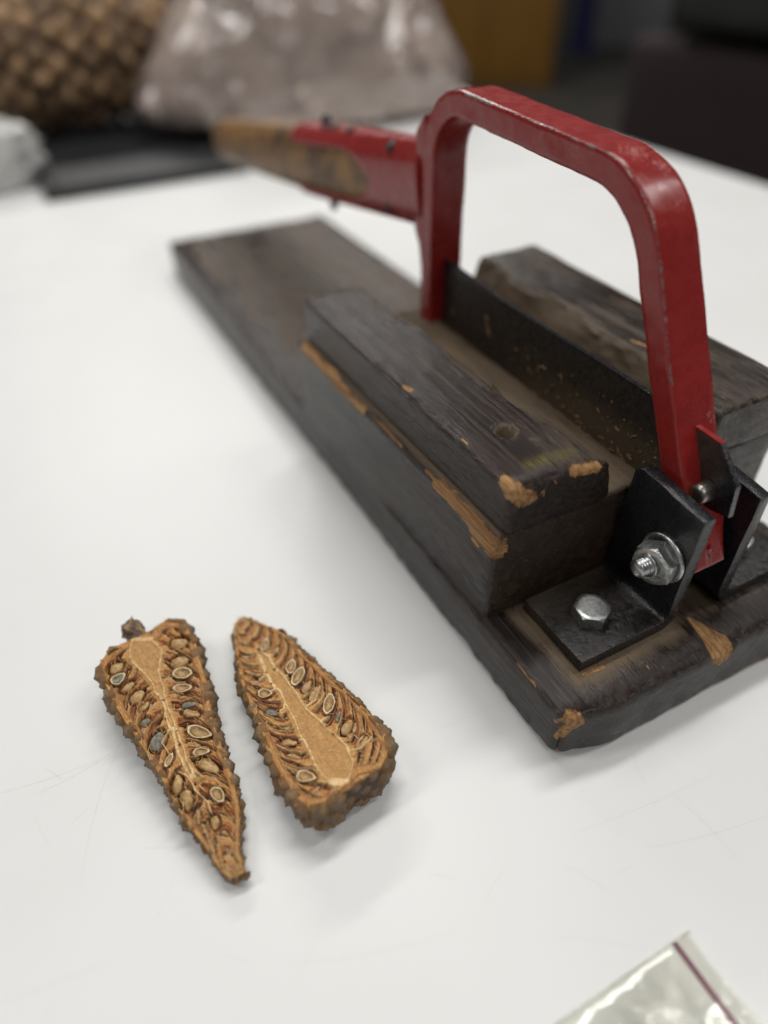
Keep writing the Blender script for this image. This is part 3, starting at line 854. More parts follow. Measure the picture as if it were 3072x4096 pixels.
# web that joins socket and far leg
web = [(23.72, 18.4), (24.6, 17.55), (24.6, 12.6), (24.1, 11.9), (23.8, 10.6), (23.72, 9.4)]
Vw_, Fw_ = extrude_poly(web, 7.15, 9.05)
wb = mesh_obj('socket_web', Vw_, Fw_, M_RED, arm, False, {'edge': np.zeros(12), 'chip': np.zeros(12)})
bevel_flat(wb, .2, 3, 20)
def screw(s, th, r=.34, h=.22):
    rr = octo(rw(s) + .24, th)
    p = a0 + ax * s + nz * (rr * math.sin(th))
    Vc, Fc = lathe([(0, -.1), (r, -.1), (r, h * .4), (r * .7, h * .85), (0, h)], 14)
    o = mesh_obj('rivet', Vc, Fc, M_SCREW, sock)
    o.location = ((8.1 + xw_(s) * rr * math.cos(th)) * CM, p[0] * CM, p[1] * CM)
    nv = Vector((math.cos(th), nz[0] * math.sin(th), nz[1] * math.sin(th)))
    o.rotation_euler = nv.to_track_quat('Z', 'Y').to_euler()
screw(14.2, 1.60, .38, .5); screw(11.4, 1.95); screw(9.0, 2.0, .3); screw(12.6, 2.0, .28)
screw(13.5, 4.5, .3, .7); screw(3.4, 2.3, .4, .1); screw(4.0, 3.9, .4, .1)
# bolt head far down on the base board
Vc, Fc = lathe([(0, 0), (.9, 0), (.95, .12), (.6, .3), (0, .34)], 20)
o = mesh_obj('screw_head', Vc, Fc, M_SCREW, base_board); o.location = (6.6 * CM, 54.0 * CM, 2.98 * CM)

# crumbs and shavings caught against the blade
Vd = []; Fd = []
r2 = random.Random(5)
def crumb(x, y, z, s):
    n0 = len(Vd); rx = [r2.uniform(.5, 1.3) for _ in range(6)]
    dirs = [(1, 0, 0), (-1, 0, 0), (0, 1, 0), (0, -1, 0), (0, 0, 1), (0, 0, -1)]
    for d_, k in zip(dirs, rx): Vd.append((x + d_[0] * s * k, y + d_[1] * s * k * 1.5, z + d_[2] * s * k))
    for a, b, c in ((0, 2, 4), (2, 1, 4), (1, 3, 4), (3, 0, 4), (2, 0, 5), (1, 2, 5), (3, 1, 5), (0, 3, 5)): Fd.append((n0 + a, n0 + b, n0 + c))
for k in range(420):
    u_ = r2.random()
    if u_ < .45:
        crumb(r2.uniform(6.9, 7.95) ** 1, 5.6 + 8 * r2.random() ** 2, 7.80 + r2.uniform(0, .05), r2.uniform(.018, .055))
    elif u_ < .8:
        crumb(7.97, 5.2 + 11 * r2.random() ** 1.7, 7.5 + 2.6 * r2.random() ** 1.9, r2.uniform(.012, .05) * (1.6 if r2.random() < .1 else 1))
    elif u_ < .9:
        crumb(r2.uniform(5.4, 7.5), r2.uniform(5.7, 20), 7.82, r2.uniform(.01, .03))
    else:
        crumb(r2.uniform(8.4, 10.5), r2.uniform(6, 20), 7.82, r2.uniform(.02, .06))
def shaving(pts, w):
    n0 = len(Vd)
    for i, p in enumerate(pts):
        Vd.append((p[0], p[1], p[2] + w)); Vd.append((p[0] - .03, p[1] + w * .5, p[2] - w))
        if i: Fd.append((n0 + 2 * i - 2, n0 + 2 * i - 1, n0 + 2 * i + 1, n0 + 2 * i))
shaving([(7.93, 13.1 + .45 * math.cos(a) + .05 * math.sin(5 * a), 9.0 + .36 * math.sin(a)) for a in np.linspace(-.2, 1.9, 7)], .045)
shaving([(7.92, 12.3 + .10 * k, 8.75 - .15 * k + .07 * math.sin(k * 2.1)) for k in range(-1, 5)], .05)
shaving([(7.93, 11.9 + .16 * math.cos(a), 9.3 + .24 * math.sin(a)) for a in np.linspace(.5, 3.6, 6)], .06)
shaving([(7.93, 18.2 - .1 * k, 9.9 - .2 * k + .12 * math.sin(k * 1.7)) for k in range(6)], .12)
shaving([(7.93, 21.3 + .1 * k, 8.9 - .1 * k) for k in range(3)], .16)
for k in range(26):
    y_ = 5.6 + 9 * r2.random() ** 1.5; z_ = 7.6 + 1.9 * r2.random() ** 1.5; a_ = r2.uniform(0, 3.1); l_ = r2.uniform(.05, .22)
    shaving([(7.95, y_ + l_ * (q - 1) * math.cos(a_) + .04 * math.sin(q * 2), z_ + l_ * (q - 1) * math.sin(a_)) for q in range(3)], r2.uniform(.02, .06))
for k in range(16):                                 # a few specks on the table
    x_, y_ = r2.uniform(-18, 4), r2.uniform(-6, 10)
    if x_ > -1.5 and y_ > -1: continue
    crumb(x_, y_, .02, r2.uniform(.008, .02))
M_CRUMB = mat_plain('wood_crumbs', (.10, .055, .022), (.30, .20, .095), 700, .9)
deb = mesh_obj('wood_debris', Vd, Fd, M_CRUMB, None, False)
deb['kind'] = 'stuff'; tag(deb, 'pale wood crumbs and shavings caught along the blade', 'debris')

CONE1 = {'B':[-13.2,12.24,2.1],'T':[-12.75,1.41,0.75],'outline':[(-0.13,0.28),(-0.46,0.56),(-0.56,1.15),(-0.12,1.82),(0.54,1.84),(1.35,1.88),(1.99,1.77),(2.69,1.71),(3.38,1.64),(4.26,1.44),(4.99,1.29),(5.79,1.22),(6.42,1.21),(6.96,1.17),(7.7,1.1),(8.51,1.0),(9.1,0.85),(9.61,0.59),(10.17,0.37),(10.56,0.34),(10.93,0.28),(10.89,-0.24),(10.5,-0.49),(9.84,-0.59),(9.31,-0.71),(8.62,-0.92),(7.99,-1.06),(7.33,-1.16),(6.65,-1.25),(5.87,-1.37),(5.2,-1.49),(4.57,-1.62),(3.87,-1.75),(3.26,-1.9),(2.52,-2.03),(1.58,-2.11),(0.91,-2.17),(0.29,-2.1),(-0.09,-1.68),(-0.28,-1.05),(-0.21,-0.48),(-0.03,0.01)],'coreL':[(-0.21,-0.48),(0.26,-0.76),(0.73,-0.86),(1.28,-0.67),(1.82,-0.48),(2.31,-0.37),(2.71,-0.41),(3.2,-0.27),(3.68,-0.27),(4.1,-0.36),(4.56,-0.34),(4.96,-0.33),(5.33,-0.34),(5.7,-0.36),(6.12,-0.36),(6.57,-0.32),(6.9,-0.25)],'coreR':[(0.14,0.2),(0.9,0.45),(1.27,0.28),(1.81,0.04),(2.33,-0.05),(2.7,-0.03),(3.14,-0.13),(3.68,-0.14),(4.15,-0.14),(4.73,-0.15),(5.31,-0.15),(5.69,-0.15),(6.09,-0.2),(6.59,-0.17),(6.91,-0.12)],'extra':[[(4.55,-0.25),(4.98,-0.29),(5.42,-0.4),(5.85,-0.41)],[(6.39,-0.59),(6.72,-0.38),(7.11,-0.3),(7.4,-0.29),(7.79,-0.11),(8.06,-0.03),(8.38,-0.06)],[(7.28,-0.09),(7.57,0.02)],[(2.71,-0.41),(3.08,-0.24),(3.63,-0.23),(3.94,-0.4)],[(6.08,-0.21),(6.49,-0.14),(6.99,0.12)],[(5.5,-0.72),(4.95,-0.82),(4.58,-0.43),(4.7,-0.22)]],'seeds':[('ring',2.36,0.87,0.396,0.272,1.085),('ring',3.03,0.64,0.38,0.187,1.078),('ring',5.2,0.59,0.495,0.245,0.8),('mring',1.37,-1.58,0.305,0.257,1.976),('ring',6.01,0.39,0.308,0.153,1.223),('ring',7.89,0.38,0.339,0.212,0.284),('ring',5.75,-0.8,0.283,0.123,2.381),('whole',0.84,1.22,0.376,0.256,1.397),('whole',1.74,0.95,0.39,0.265,1.404),('whole',0.76,-1.5,0.318,0.265,1.858),('whole',2.48,-1.1,0.336,0.232,2.155),('whole',4.25,0.6,0.365,0.175,0.99),('whole',1.87,-1.32,0.325,0.172,1.966),('whole',6.77,-0.82,0.387,0.206,2.73),('whole',7.5,-0.68,0.405,0.223,-0.161),('whole',6.63,0.46,0.499,0.246,0.607),('mold',4.75,-0.95,0.418,0.284,2.587),('whole',8.77,-0.05,0.249,0.161,-0.182),('whole',3.04,-0.96,0.262,0.113,2.111),('whole',8.29,-0.52,0.3,0.086,-0.253),('mold',3.84,0.66,0.324,0.125,1.273),('mold',3.74,-1.14,0.207,0.152,1.915),('whole',9.28,0.1,0.124,0.067,0.757),('whole',3.41,0.57,0.188,0.08,1.384),('whole',8.86,-0.47,0.301,0.079,0.067)]}
CONE2 = {'B':[-8.23,1.87,2.15],'T':[-9.09,12.35,0.9],'outline':[(10.15,0.48),(10.6,0.15),(10.74,-0.28),(10.34,-0.61),(9.83,-0.82),(9.2,-1.16),(8.57,-1.43),(7.72,-1.57),(6.96,-1.63),(6.04,-1.82),(5.28,-1.95),(4.54,-2.08),(3.65,-2.23),(2.67,-2.34),(2.2,-2.4),(1.33,-2.43),(0.76,-2.29),(0.27,-1.88),(0.01,-1.45),(0.1,-0.98),(0.24,-0.6),(0.09,-0.2),(0.07,0.26),(-0.14,0.63),(-0.08,1.13),(0.13,1.51),(0.45,1.73),(0.97,1.82),(1.26,1.83),(1.75,1.84),(2.23,1.82),(2.79,1.82),(3.3,1.8),(4.13,1.64),(4.73,1.59),(5.21,1.55),(5.85,1.5),(6.42,1.43),(7.0,1.36),(7.56,1.22),(8.0,1.13),(8.42,0.99),(9.14,0.76)],'coreL':[(0.55,0.35),(0.94,0.5),(1.46,0.54),(2.1,0.46),(2.65,0.4),(3.01,0.43),(3.69,0.31),(4.37,0.26),(4.87,0.24),(5.47,0.16),(6.11,0.23),(6.85,0.24),(7.49,0.19),(7.97,0.13)],'coreR':[(0.23,-0.03),(0.44,-0.4),(0.84,-0.71),(1.58,-0.84),(2.34,-0.72),(2.86,-0.56),(3.23,-0.54),(4.02,-0.34),(4.46,-0.34),(4.98,-0.37),(5.54,-0.35),(6.2,-0.32),(6.79,-0.19),(7.6,-0.26),(8.16,-0.1)],'extra':[[(8.22,0.11),(7.76,0.07),(7.11,0.13),(6.69,0.36),(6.63,0.62)],[(6.32,0.3),(5.75,0.28),(5.48,0.12),(4.87,0.24),(4.62,0.41),(4.6,0.58)],[(7.24,-0.16),(6.76,-0.24),(6.11,-0.34)],[(5.78,0.54),(5.75,0.28)],[(2.88,0.54),(2.75,0.35)],[(8.16,-0.1),(7.66,-0.18),(7.63,-0.46)],[(3.17,-0.56),(3.21,-0.86)],[(4.16,-0.35),(4.25,-0.85),(4.76,-1.33)],[(1.29,-0.88),(1.17,-1.24),(1.35,-1.83)],[(6.08,-0.27),(6.17,-0.48)]],'seeds':[('ring',6.52,-0.82,0.419,0.216,-0.581),('ring',5.85,-0.84,0.486,0.255,-0.866),('ring',3.77,-1.24,0.474,0.236,-0.658),('ring',5.84,0.74,0.294,0.212,-2.296),('ring',8.39,-0.41,0.366,0.186,-0.611),('whole',5.18,-0.91,0.328,0.162,-0.915),('whole',4.65,-1.02,0.467,0.178,-0.801),('whole',2.42,-1.33,0.402,0.211,-0.9),('whole',1.41,-1.46,0.358,0.122,-1.138),('whole',3.11,0.92,0.354,0.181,-2.336),('ring',1.33,1.06,0.365,0.228,-2.405),('whole',2.44,1.03,0.269,0.089,-2.33),('whole',0.69,0.95,0.197,0.07,-1.418),('mold',4.82,0.89,0.246,0.179,-2.486),('whole',6.72,0.8,0.222,0.089,-2.196),('whole',8.31,0.6,0.205,0.096,-2.322),('whole',7.89,-0.72,0.209,0.102,-0.87),('mold',3.06,-1.28,0.273,0.07,-0.721),('whole',2.21,-1.57,0.234,0.07,-0.725),('whole',3.78,0.7,0.157,0.074,-1.963),('whole',1.58,-1.4,0.254,0.071,-1.01)]}

# ------------------------------------------------------------------ the cut cone halves
M_FIBRE = mat_plain('pale_fibre', (.34, .20, .075), (.62, .45, .22), 300, .7)
def lerp_col(a, b, t):
    return np.array(a)[None, :] * (1 - t[:, None]) + np.array(b)[None, :] * t[:, None]

def make_scale_mesh(seed):
    n = 9; V = []; F = []; tint = []
    r_ = random.Random(seed)
    ox, oy = r_.uniform(-.15, .15), r_.uniform(-.2, .05)
    for i in range(n):
        for j in range(n):
            p = -1 + 2 * i / (n - 1); q = -1 + 2 * j / (n - 1)
            a = p * (1 - .22 * q * q); b = q * (1 - .18 * p * p)
            m = max(abs(p), abs(q))
            h = (1 - m ** 1.6) ** .8
            keel = .2 * math.exp(-((b - oy) / .16) ** 2) * (1 - m)
            umbo = .18 * math.exp(-(((a - ox) / .2) ** 2 + ((b - oy) / .18) ** 2))
            jit = r_.uniform(-.07, .07) if m < .99 else 0
            w = h * .72 + keel + umbo + jit - (.55 if m > .99 else 0)
            V.append((a * .40 + r_.uniform(-.025, .025), b * .34 + r_.uniform(-.02, .02), w * .27))
            g = min(1, h * .9 + umbo)
            k = r_.uniform(.75, 1.2)
            c = np.array((.23, .115, .036)) * (1 - g) + np.array((.175, .135, .090)) * g
            tint.append(c * k)
    for i in range(n - 1):
        for j in range(n - 1):
            F.append((i * n + j, (i + 1) * n + j, (i + 1) * n + j + 1, i * n + j + 1))
    return new_mesh('scale', V, F, True, {'tint': np.array(tint)})
SCALES = [make_scale_mesh(100 + k) for k in range(7)]
for me in SCALES: me.materials.append(M_SCALE)

def seed_whole_mesh(la, lb, mat, seed):
    V = []; F = []; nu, nv = 12, 14
    V.append((-la, 0, 0))
    for i in range(1, nu):
        t = math.pi * i / nu; x = -math.cos(t); r = math.sin(t) ** .85 * (1 - .22 * x)
        for k in range(nv):
            a = 2 * math.pi * k / nv
            V.append((x * la, r * lb * math.cos(a), r * lb * .68 * math.sin(a)))
    V.append((la, 0, 0)); last = len(V) - 1
    for k in range(nv):
        k2 = (k + 1) % nv
        F.append((0, 1 + k2, 1 + k)); F.append((last, last - nv + k, last - nv + k2))
        for i in range(nu - 2):
            F.append((1 + i * nv + k, 1 + i * nv + k2, 1 + (i + 1) * nv + k2, 1 + (i + 1) * nv + k))
    V = np.array(V); V += (np.stack([vnoise(V * 7 + seed, 1), vnoise(V * 7 + seed, 2), vnoise(V * 7 + seed, 3)], 1) - .5) * .075
    me = new_mesh('seed', V, F); me.materials.append(mat); return me

def seed_cup_mesh(la, lb, mat, seed):
    """a cut seed: thin pale shell wall standing round a hollow."""
    N = 28; V = []; F = []
    wall = .81 if lb > .15 else .74
    rows = [(.55, -.75), (.90, -.42), (1.0, -.1), (1.0, .05), (.95, .085), (wall + .03, .075), (wall, .03), (wall - .06, -.2), (wall - .22, -.42), (.25, -.52)]
    for s, w in rows:
        for k in range(N):
            a = 2 * math.pi * k / N
            ex = 1 + .12 * max(0, math.cos(a)) ** 6
            jit = 1 + (.05 * math.sin(3 * a + seed) + .03 * math.sin(7 * a + seed * 2))
            V.append((la * s * math.cos(a) * ex * jit, lb * s * math.sin(a) * jit * (1 - .12 * math.cos(a)), w * lb * 1.15))
    for i in range(len(rows) - 1):
        for k in range(N):
            k2 = (k + 1) % N
            F.append((i * N + k, i * N + k2, (i + 1) * N + k2, (i + 1) * N + k))
    F.append(tuple((len(rows) - 1) * N + k for k in range(N)))
    me = new_mesh('seed', V, F); me.materials.append(mat); return me

def seed_lining_mesh(la, lb, seed):
    N = 20; V = [(0, 0, -.28 * lb)]; F = []
    r_ = random.Random(seed)
    for s, w in ((.3, -.34), (.55, -.22), (.72, -.02)):
        for k in range(N):
            a = 2 * math.pi * k / N
            V.append((la * s * math.cos(a), lb * s * math.sin(a), lb * (w + r_.uniform(-.12, .12))))
    for k in range(N):
        k2 = (k + 1) % N
        F.append((0, 1 + k, 1 + k2))
        for i in range(2): F.append((1 + i * N + k, 1 + (i + 1) * N + k, 1 + (i + 1) * N + k2, 1 + i * N + k2))
    me = new_mesh('lining', V, F); me.materials.append(M_INNER); return me

def poly_interval(outline, us):
    P = np.array(outline); lo = np.full(len(us), 1e9); hi = np.full(len(us), -1e9)
    for a, b in zip(P, np.roll(P, -1, 0)):
        u0, u1 = a[0], b[0]
        if abs(u1 - u0) < 1e-9: continue
        t = (us - u0) / (u1 - u0); m = (t >= 0) & (t <= 1)
        v = a[1] + (b[1] - a[1]) * t
        lo = np.where(m, np.minimum(lo, v), lo); hi = np.where(m, np.maximum(hi, v), hi)
    return lo, hi

def smooth1(x, k):
    ker = np.ones(k) / k; xp = np.pad(x, k // 2, mode='edge')
    return np.convolve(xp, ker, 'same')[k // 2:k // 2 + len(x)]

def build_cone(data, label, sd, base_pale, per):
    B = np.array(data['B']); T = np.array(data['T'])
    u = (T - B) / np.linalg.norm(T - B); v = np.cross([0, 0, 1], u); v /= np.linalg.norm(v); w = np.cross(u, v)
    root = thing('cone_half', label, 'cone half', (0, 0, 0), 'halves of one cut conifer cone')
    root.matrix_world = Matrix((
        (u[0], v[0], w[0], B[0] * CM), (u[1], v[1], w[1], B[1] * CM), (u[2], v[2], w[2], B[2] * CM), (0, 0, 0, 1)))
    P = np.array(data['outline']); u0, u1 = P[:, 0].min(), P[:, 0].max(); L = u1 - u0
    nu, nv = 430, 170
    us = u0 + L * (.5 - .5 * np.cos(np.linspace(.045, math.pi - .045, nu))) * .75 + L * .25 * np.linspace(.002, .998, nu)
    us = np.clip(us, u0 + .004, u1 - .004)
    lo, hi = poly_interval(P, us); lo = smooth1(lo, 5); hi = smooth1(hi, 5)
    bump = lambda s: .05 * (fbm(np.stack([us * 3.2, us * 0 + s, us * 0], 1), sd + s, 3) - .5)
    lo = lo + bump(1); hi = hi + bump(2)
    tv = .5 - .5 * np.cos(np.linspace(0, math.pi, nv)); tv = .6 * np.linspace(0, 1, nv) + .4 * tv
    U = np.repeat(us[:, None], nv, 1); VV = lo[:, None] + (hi - lo)[:, None] * tv[None, :]
    uu, vv = U.ravel(), VV.ravel(); LO = np.repeat(lo, nv); HI = np.repeat(hi, nv)
    Q = np.stack([uu, vv, uu * 0], 1); Q2 = Q[:, :2]
    # --- zones
    dist = np.full(len(uu), 9.0)
    for a, b in zip(P, np.roll(P, -1, 0)): dist = np.minimum(dist, seg_dist(Q2, a, b))
    n1 = fbm(Q * 1.4, sd, 4); n2 = fbm(Q * 5, sd + 3, 4); n3 = fbm(Q * np.array([6, 22, 1]), sd + 5, 3); n4 = fbm(Q * 14, sd + 7, 3)
    taper = np.clip(1 - (uu - u0) / L, 0, 1)
    rimw = (.17 + .23 * taper) * (.6 + .9 * n1)
    cl = np.array(sorted(data['coreL'])); cr = np.array(sorted(data['coreR']))
    ca = np.interp(uu, cl[:, 0], cl[:, 1]); cb = np.interp(uu, cr[:, 0], cr[:, 1])
    clo, chi = np.minimum(ca, cb), np.maximum(ca, cb); cm = (clo + chi) / 2
    core_u0 = min(cl[0, 0], cr[0, 0]); core_u1 = min(cl[-1, 0], cr[-1, 0])
    inc = (vv > clo) & (vv < chi) & (uu > core_u0) & (uu < core_u1)
    dborder = np.full(len(uu), 9.0)
    for arr in (data['coreL'], data['coreR']):
        for a, b in zip(arr[:-1], arr[1:]): dborder = np.minimum(dborder, seg_dist(Q2, a, b))
    e0, e1 = data['coreL'][0], data['coreR'][0]
    if base_pale: dend = seg_dist(Q2, e0, e1)
    else: dend = seg_dist(Q2, data['coreL'][0], data['coreR'][0])
    dextra = np.full(len(uu), 9.0)
    for ln in data['extra']:
        for a, b in zip(ln[:-1], ln[1:]): dextra = np.minimum(dextra, seg_dist(Q2, a, b))
    # --- scales cut lengthwise: they leave the core and sweep towards the tip
    sidew = np.where(vv > cm, np.maximum(HI - rimw - cm, .05), np.maximum(cm - LO - rimw, .05))
    t = np.clip(np.abs(vv - cm) / sidew, 0, 1.2)
    bend = (.25 * t + 1.15 * t ** 3) * np.clip(sidew / 1.5, .35, 1.2)
    s = uu - bend + .62 * (n1 - .5) + .20 * (n2 - .5) + np.where(vv > cm, .23, 0)
    ph = s / per; fr = ph - np.floor(ph)
    lam = np.sin(ph * 2 * math.pi * 4 + 5 * n2)
    c = np.empty((len(uu), 3)); h = np.empty(len(uu))
    C_PALE, C_TAN, C_RUST, C_DARK = (.60, .40, .175), (.45, .225, .066), (.255, .090, .030), (.045, .018, .012)
    k1 = sst(.04, .18, fr) * (1 - sst(.40, .58, fr)); k2 = sst(.40, .58, fr) * (1 - sst(.74, .88, fr)); k3 = sst(.74, .88, fr) * (1 - sst(.97, 1.0, fr))
    k0 = np.clip(1 - k1 - k2 - k3, 0, 1)
    c[:] = k0[:, None] * np.array(C_PALE) + k1[:, None] * np.array(C_TAN) + k2[:, None] * np.array(C_RUST) + k3[:, None] * np.array(C_DARK)
    c *= (1 + .22 * lam * (1 - k3))[:, None] * (.7 + .6 * n4)[:, None]
    h[:] = -.02 * k0 - .06 * k1 - .15 * k2 - .30 * k3 + .025 * lam + .10 * (n2 - .5)
    h *= np.clip(sidew / .9, .25, 1)
    # --- woody rind
    rim = sst(rimw + .03, rimw - .05, dist)
    rc = lerp_col((.34, .145, .026), (.56, .31, .090), np.clip(n3 * 1.4 - .2, 0, 1)) * (.72 + .55 * n4)[:, None]
    rust = sst(.55, .8, dist / np.maximum(rimw, .05)) * .6
    rc = rc * (1 - rust[:, None]) + np.array((.19, .068, .024)) * rust[:, None]
    lay = sst(.55, .95, np.sin((dist + .10 * (n1 - .5) + .03 * n2) * 62)); lay = lay * sst(.05, .16, dist) * .5
    rc = rc * (1 - lay[:, None]) + np.array((.15, .052, .018)) * lay[:, None]
    bark = sst(.07, .01, dist); rc = rc * (1 - .7 * bark[:, None]) + np.array((.11, .07, .04)) * .7 * bark[:, None]
    c = c * (1 - rim[:, None]) + rc * rim[:, None]
    h = h * (1 - rim) + rim * (.03 * (n3 - .5) + .05 * (n2 - .5)) - .05 * sst(.05, 0, dist)
    # --- tissue beside the core
    tis = sst(.26, .10, dborder) * (1 - rim) * (uu > core_u0 - .1) * (uu < core_u1 + .4)
    tis = tis * sst(.30, .55, n2 + .15)
    c = c * (1 - tis[:, None]) + (np.array((.45, .25, .082)) * (.75 + .5 * n4)[:, None]) * tis[:, None]; h = h * (1 - .8 * tis)
    # --- seed pockets
    for ty, su, sv_, la, lb, an in data['seeds']:
        du, dv = uu - su, vv - sv_; ca_, sa_ = math.cos(an), math.sin(an)
        e = np.hypot((du * ca_ + dv * sa_) / (la + .05), (-du * sa_ + dv * ca_) / (lb + .05))
        pk = sst(1.28, .98, e) * (1 - inc)
        if ty in ('ring', 'mring'):
            h = h * (1 - pk) + (-.16 - .3 * lb) * pk
        else:
            h = h * (1 - pk) + (-.34 * np.clip(lb * 5, .5, 1.2)) * pk
        c = c * (1 - .55 * pk[:, None]) + np.array((.10, .045, .018)) * .55 * pk[:, None]
    # --- core (pith) and pale borders
    fib = .6 * fbm(Q * np.array([1.8, 30, 1]), sd + 21, 3) + .4 * fbm(Q * np.array([3, 5, 1]), sd + 23, 4)
    cc = lerp_col((.33, .17, .048), (.52, .31, .11), np.clip(fib * 1.3 - .15, 0, 1)) * (.72 + .55 * n4)[:, None]
    kin = inc.astype(float)
    c = c * (1 - kin[:, None]) + cc * kin[:, None]; h = np.where(inc, -.03 + .05 * (n2 - .5) + .03 * (fib - .5), h)
    bl = sst(.060, .022, dborder + .09 * (n2 - .5) + .05 * (n1 - .5)) * (.55 + .45 * sst(.3, .55, n4)); bl = np.maximum(bl, sst(.05, .02, dextra + .04 * (n2 - .5)))
    if base_pale:
        bl = np.maximum(bl, sst(.20, .12, dend + .08 * (n2 - .5)) * (uu > core_u0 - .05))
    else:
        bl = np.maximum(bl, .6 * sst(.16, .06, dend + .1 * (n2 - .5)))
    c = c * (1 - bl[:, None]) + (np.array((.70, .53, .29)) * (.8 + .4 * n4)[:, None]) * bl[:, None]
    h = h * (1 - bl) + .045 * bl
    # --- sheet + rounded underside
    Vt = np.stack([uu, vv, h], 1).reshape(nu, nv, 3)
    loop = [(i, 0) for i in range(nu)] + [(nu - 1, j) for j in range(1, nv)] + [(i, nv - 1) for i in range(nu - 2, -1, -1)] + [(0, j) for j in range(nv - 2, 0, -1)]
    li = np.array([i * nv + j for i, j in loop])
    F = []
    ar = np.arange(nu * nv).reshape(nu, nv)
    F += list(map(tuple, np.stack([ar[:-1, :-1], ar[1:, :-1], ar[1:, 1:], ar[:-1, 1:]], -1).reshape(-1, 4)))
    allV = [Vt.reshape(-1, 3)]; allC = [c]
    pb = np.stack([uu[li], vv[li]], 1); nb = len(li); prev = li; off = nu * nv
    cz = B[2] + pb[:, 0] * u[2]                     # height of the cut plane over the table
    dep = np.maximum(cz / w[2] - .03, .2)
    axis_v = smooth1((lo + hi) / 2, 41)
    cu = np.clip(pb[:, 0], u0 + 1.3, u1 - .5); cv = np.interp(cu, us, axis_v)
    for sc, dz in ((1.012, .08), (1.03, .22), (1.02, .42), (.95, .62), (.80, .80), (.55, .94), (.25, 1.0)):
        r_ = np.stack([cu + (pb[:, 0] - cu) * sc, cv + (pb[:, 1] - cv) * sc, -dep * dz], 1)
        nn = fbm(r_ * 2.2, sd + 31, 3) - .5
        r_[:, 0] += (pb[:, 0] - cu) * nn * .10; r_[:, 1] += (pb[:, 1] - cv) * nn * .10
        idx = off + np.arange(nb); off += nb
        a, b = prev, np.roll(prev, -1); a2, b2 = idx, np.roll(idx, -1)
        F += list(map(tuple, np.stack([a, a2, b2, b], -1)))
        allV.append(r_); q = fbm(r_ * 6, sd + 33, 3)
        allC.append(lerp_col((.045, .026, .014), (.11, .062, .03), q)); prev = idx
    F.append(tuple(int(i) for i in prev[::-1]))
    V = np.vstack(allV); Cc = np.vstack(allC)
    body = mesh_obj('cut_body', V, F, M_FACE, root, True, {'tint': np.clip(Cc * np.array((1.0, .92, .82)), 0, 1)})
    bm = bmesh.new(); bm.from_mesh(body.data); bmesh.ops.recalc_face_normals(bm, faces=bm.faces); bm.to_mesh(body.data); bm.free()
    # --- outer scales, each its own piece
    rs = random.Random(sd)
    seglen = np.hypot(*(np.roll(pb, -1, 0) - pb).T); cum = np.concatenate([[0], np.cumsum(seglen)]); tot = cum[-1]
    for row, (dz, sc, size) in enumerate(((.13, 1.0, .92), (.36, 1.0, 1.0), (.60, .93, 1.0), (.80, .78, .95))):
        n = int(tot / .62); 
        for k in range(n):
            d_ = ((k + .5 * (row % 2) + rs.uniform(-.16, .16)) / n * tot) % tot
            i = min(int(np.searchsorted(cum, d_) - 1), nb - 1)
            p = pb[i]; c0 = np.array((cu[i], cv[i])); o2 = p - c0; ln = np.linalg.norm(o2)
            if ln < 1e-6: continue
            # outward from the local outline
            j2 = pb[(i + 12) % nb] - pb[(i - 12) % nb]; j2 /= max(np.linalg.norm(j2), 1e-6)
            out = np.array((-j2[1], j2[0])); out = out if out @ o2 > 0 else -out
            lsz = np.clip(ln / 1.5, .50, 1.08) * size * rs.uniform(.72, 1.28)
            tilt = (dz - .08) * 1.25
            nrm = Vector((out[0] * math.cos(tilt), out[1] * math.cos(tilt), -math.sin(tilt)))
            side_ = Vector((j2[0], j2[1], 0)); upv = nrm.cross(side_)
            if upv.z < 0: side_ = -side_; upv = nrm.cross(side_)
            zc = -max(dep[i] * dz, .17 * lsz * 1.5)
            pos = Vector((*(c0 + o2 * sc * (1.0 if ln > .4 else .9)), zc)) + nrm * rs.uniform(-.09, .05)
            rot = Matrix((side_, upv, nrm)).transposed().to_4x4() @ Matrix.Rotation(rs.uniform(-.7, .7), 4, 'Z') @ Matrix.Rotation(rs.uniform(-.25, .25), 4, 'X')
            o = bpy.data.objects.new('scale', rs.choice(SCALES)); col.objects.link(o); o.parent = root
            o.matrix_local = Matrix.Translation(pos * CM) @ rot @ Matrix.Diagonal((lsz, lsz * .95, lsz * rs.uniform(.8, 1.25), 1))
    # --- cut scales standing as thin curved walls
    def wall(pts, wd, ht, mat, name='scale_section'):
        V = []; F = []; n = len(pts)
        for i, p in enumerate(pts):
            a = pts[max(i - 1, 0)]; b = pts[min(i + 1, n - 1)]; d_ = np.array(b) - np.array(a); d_ = d_ / max(np.linalg.norm(d_), 1e-6)
            nn = np.array([-d_[1], d_[0]]); wv = wd * (.55 + .45 * math.sin(math.pi * (i + .5) / n)) * (1 + rs.uniform(-.25, .25))
            hh = ht + rs.uniform(-.03, .03) - .05 * abs(i / (n - 1) - .4)
            p = np.array(p)
            V += [(*(p + nn * wv), -.30), (*(p + nn * wv * .8), hh), (*(p - nn * wv * .8), hh - .015), (*(p - nn * wv), -.30)]
            if i:
                q = 4 * i
                for k in range(3): F.append((q - 4 + k, q + k, q + k + 1, q - 3 + k))
        F.append((0, 1, 2, 3)); F.append((4 * n - 1, 4 * n - 2, 4 * n - 3, 4 * n - 4))
        mesh_obj(name, V, F, mat, root)
    seeds2 = [(su, sv_, la, lb, an) for ty, su, sv_, la, lb, an in data['seeds']]
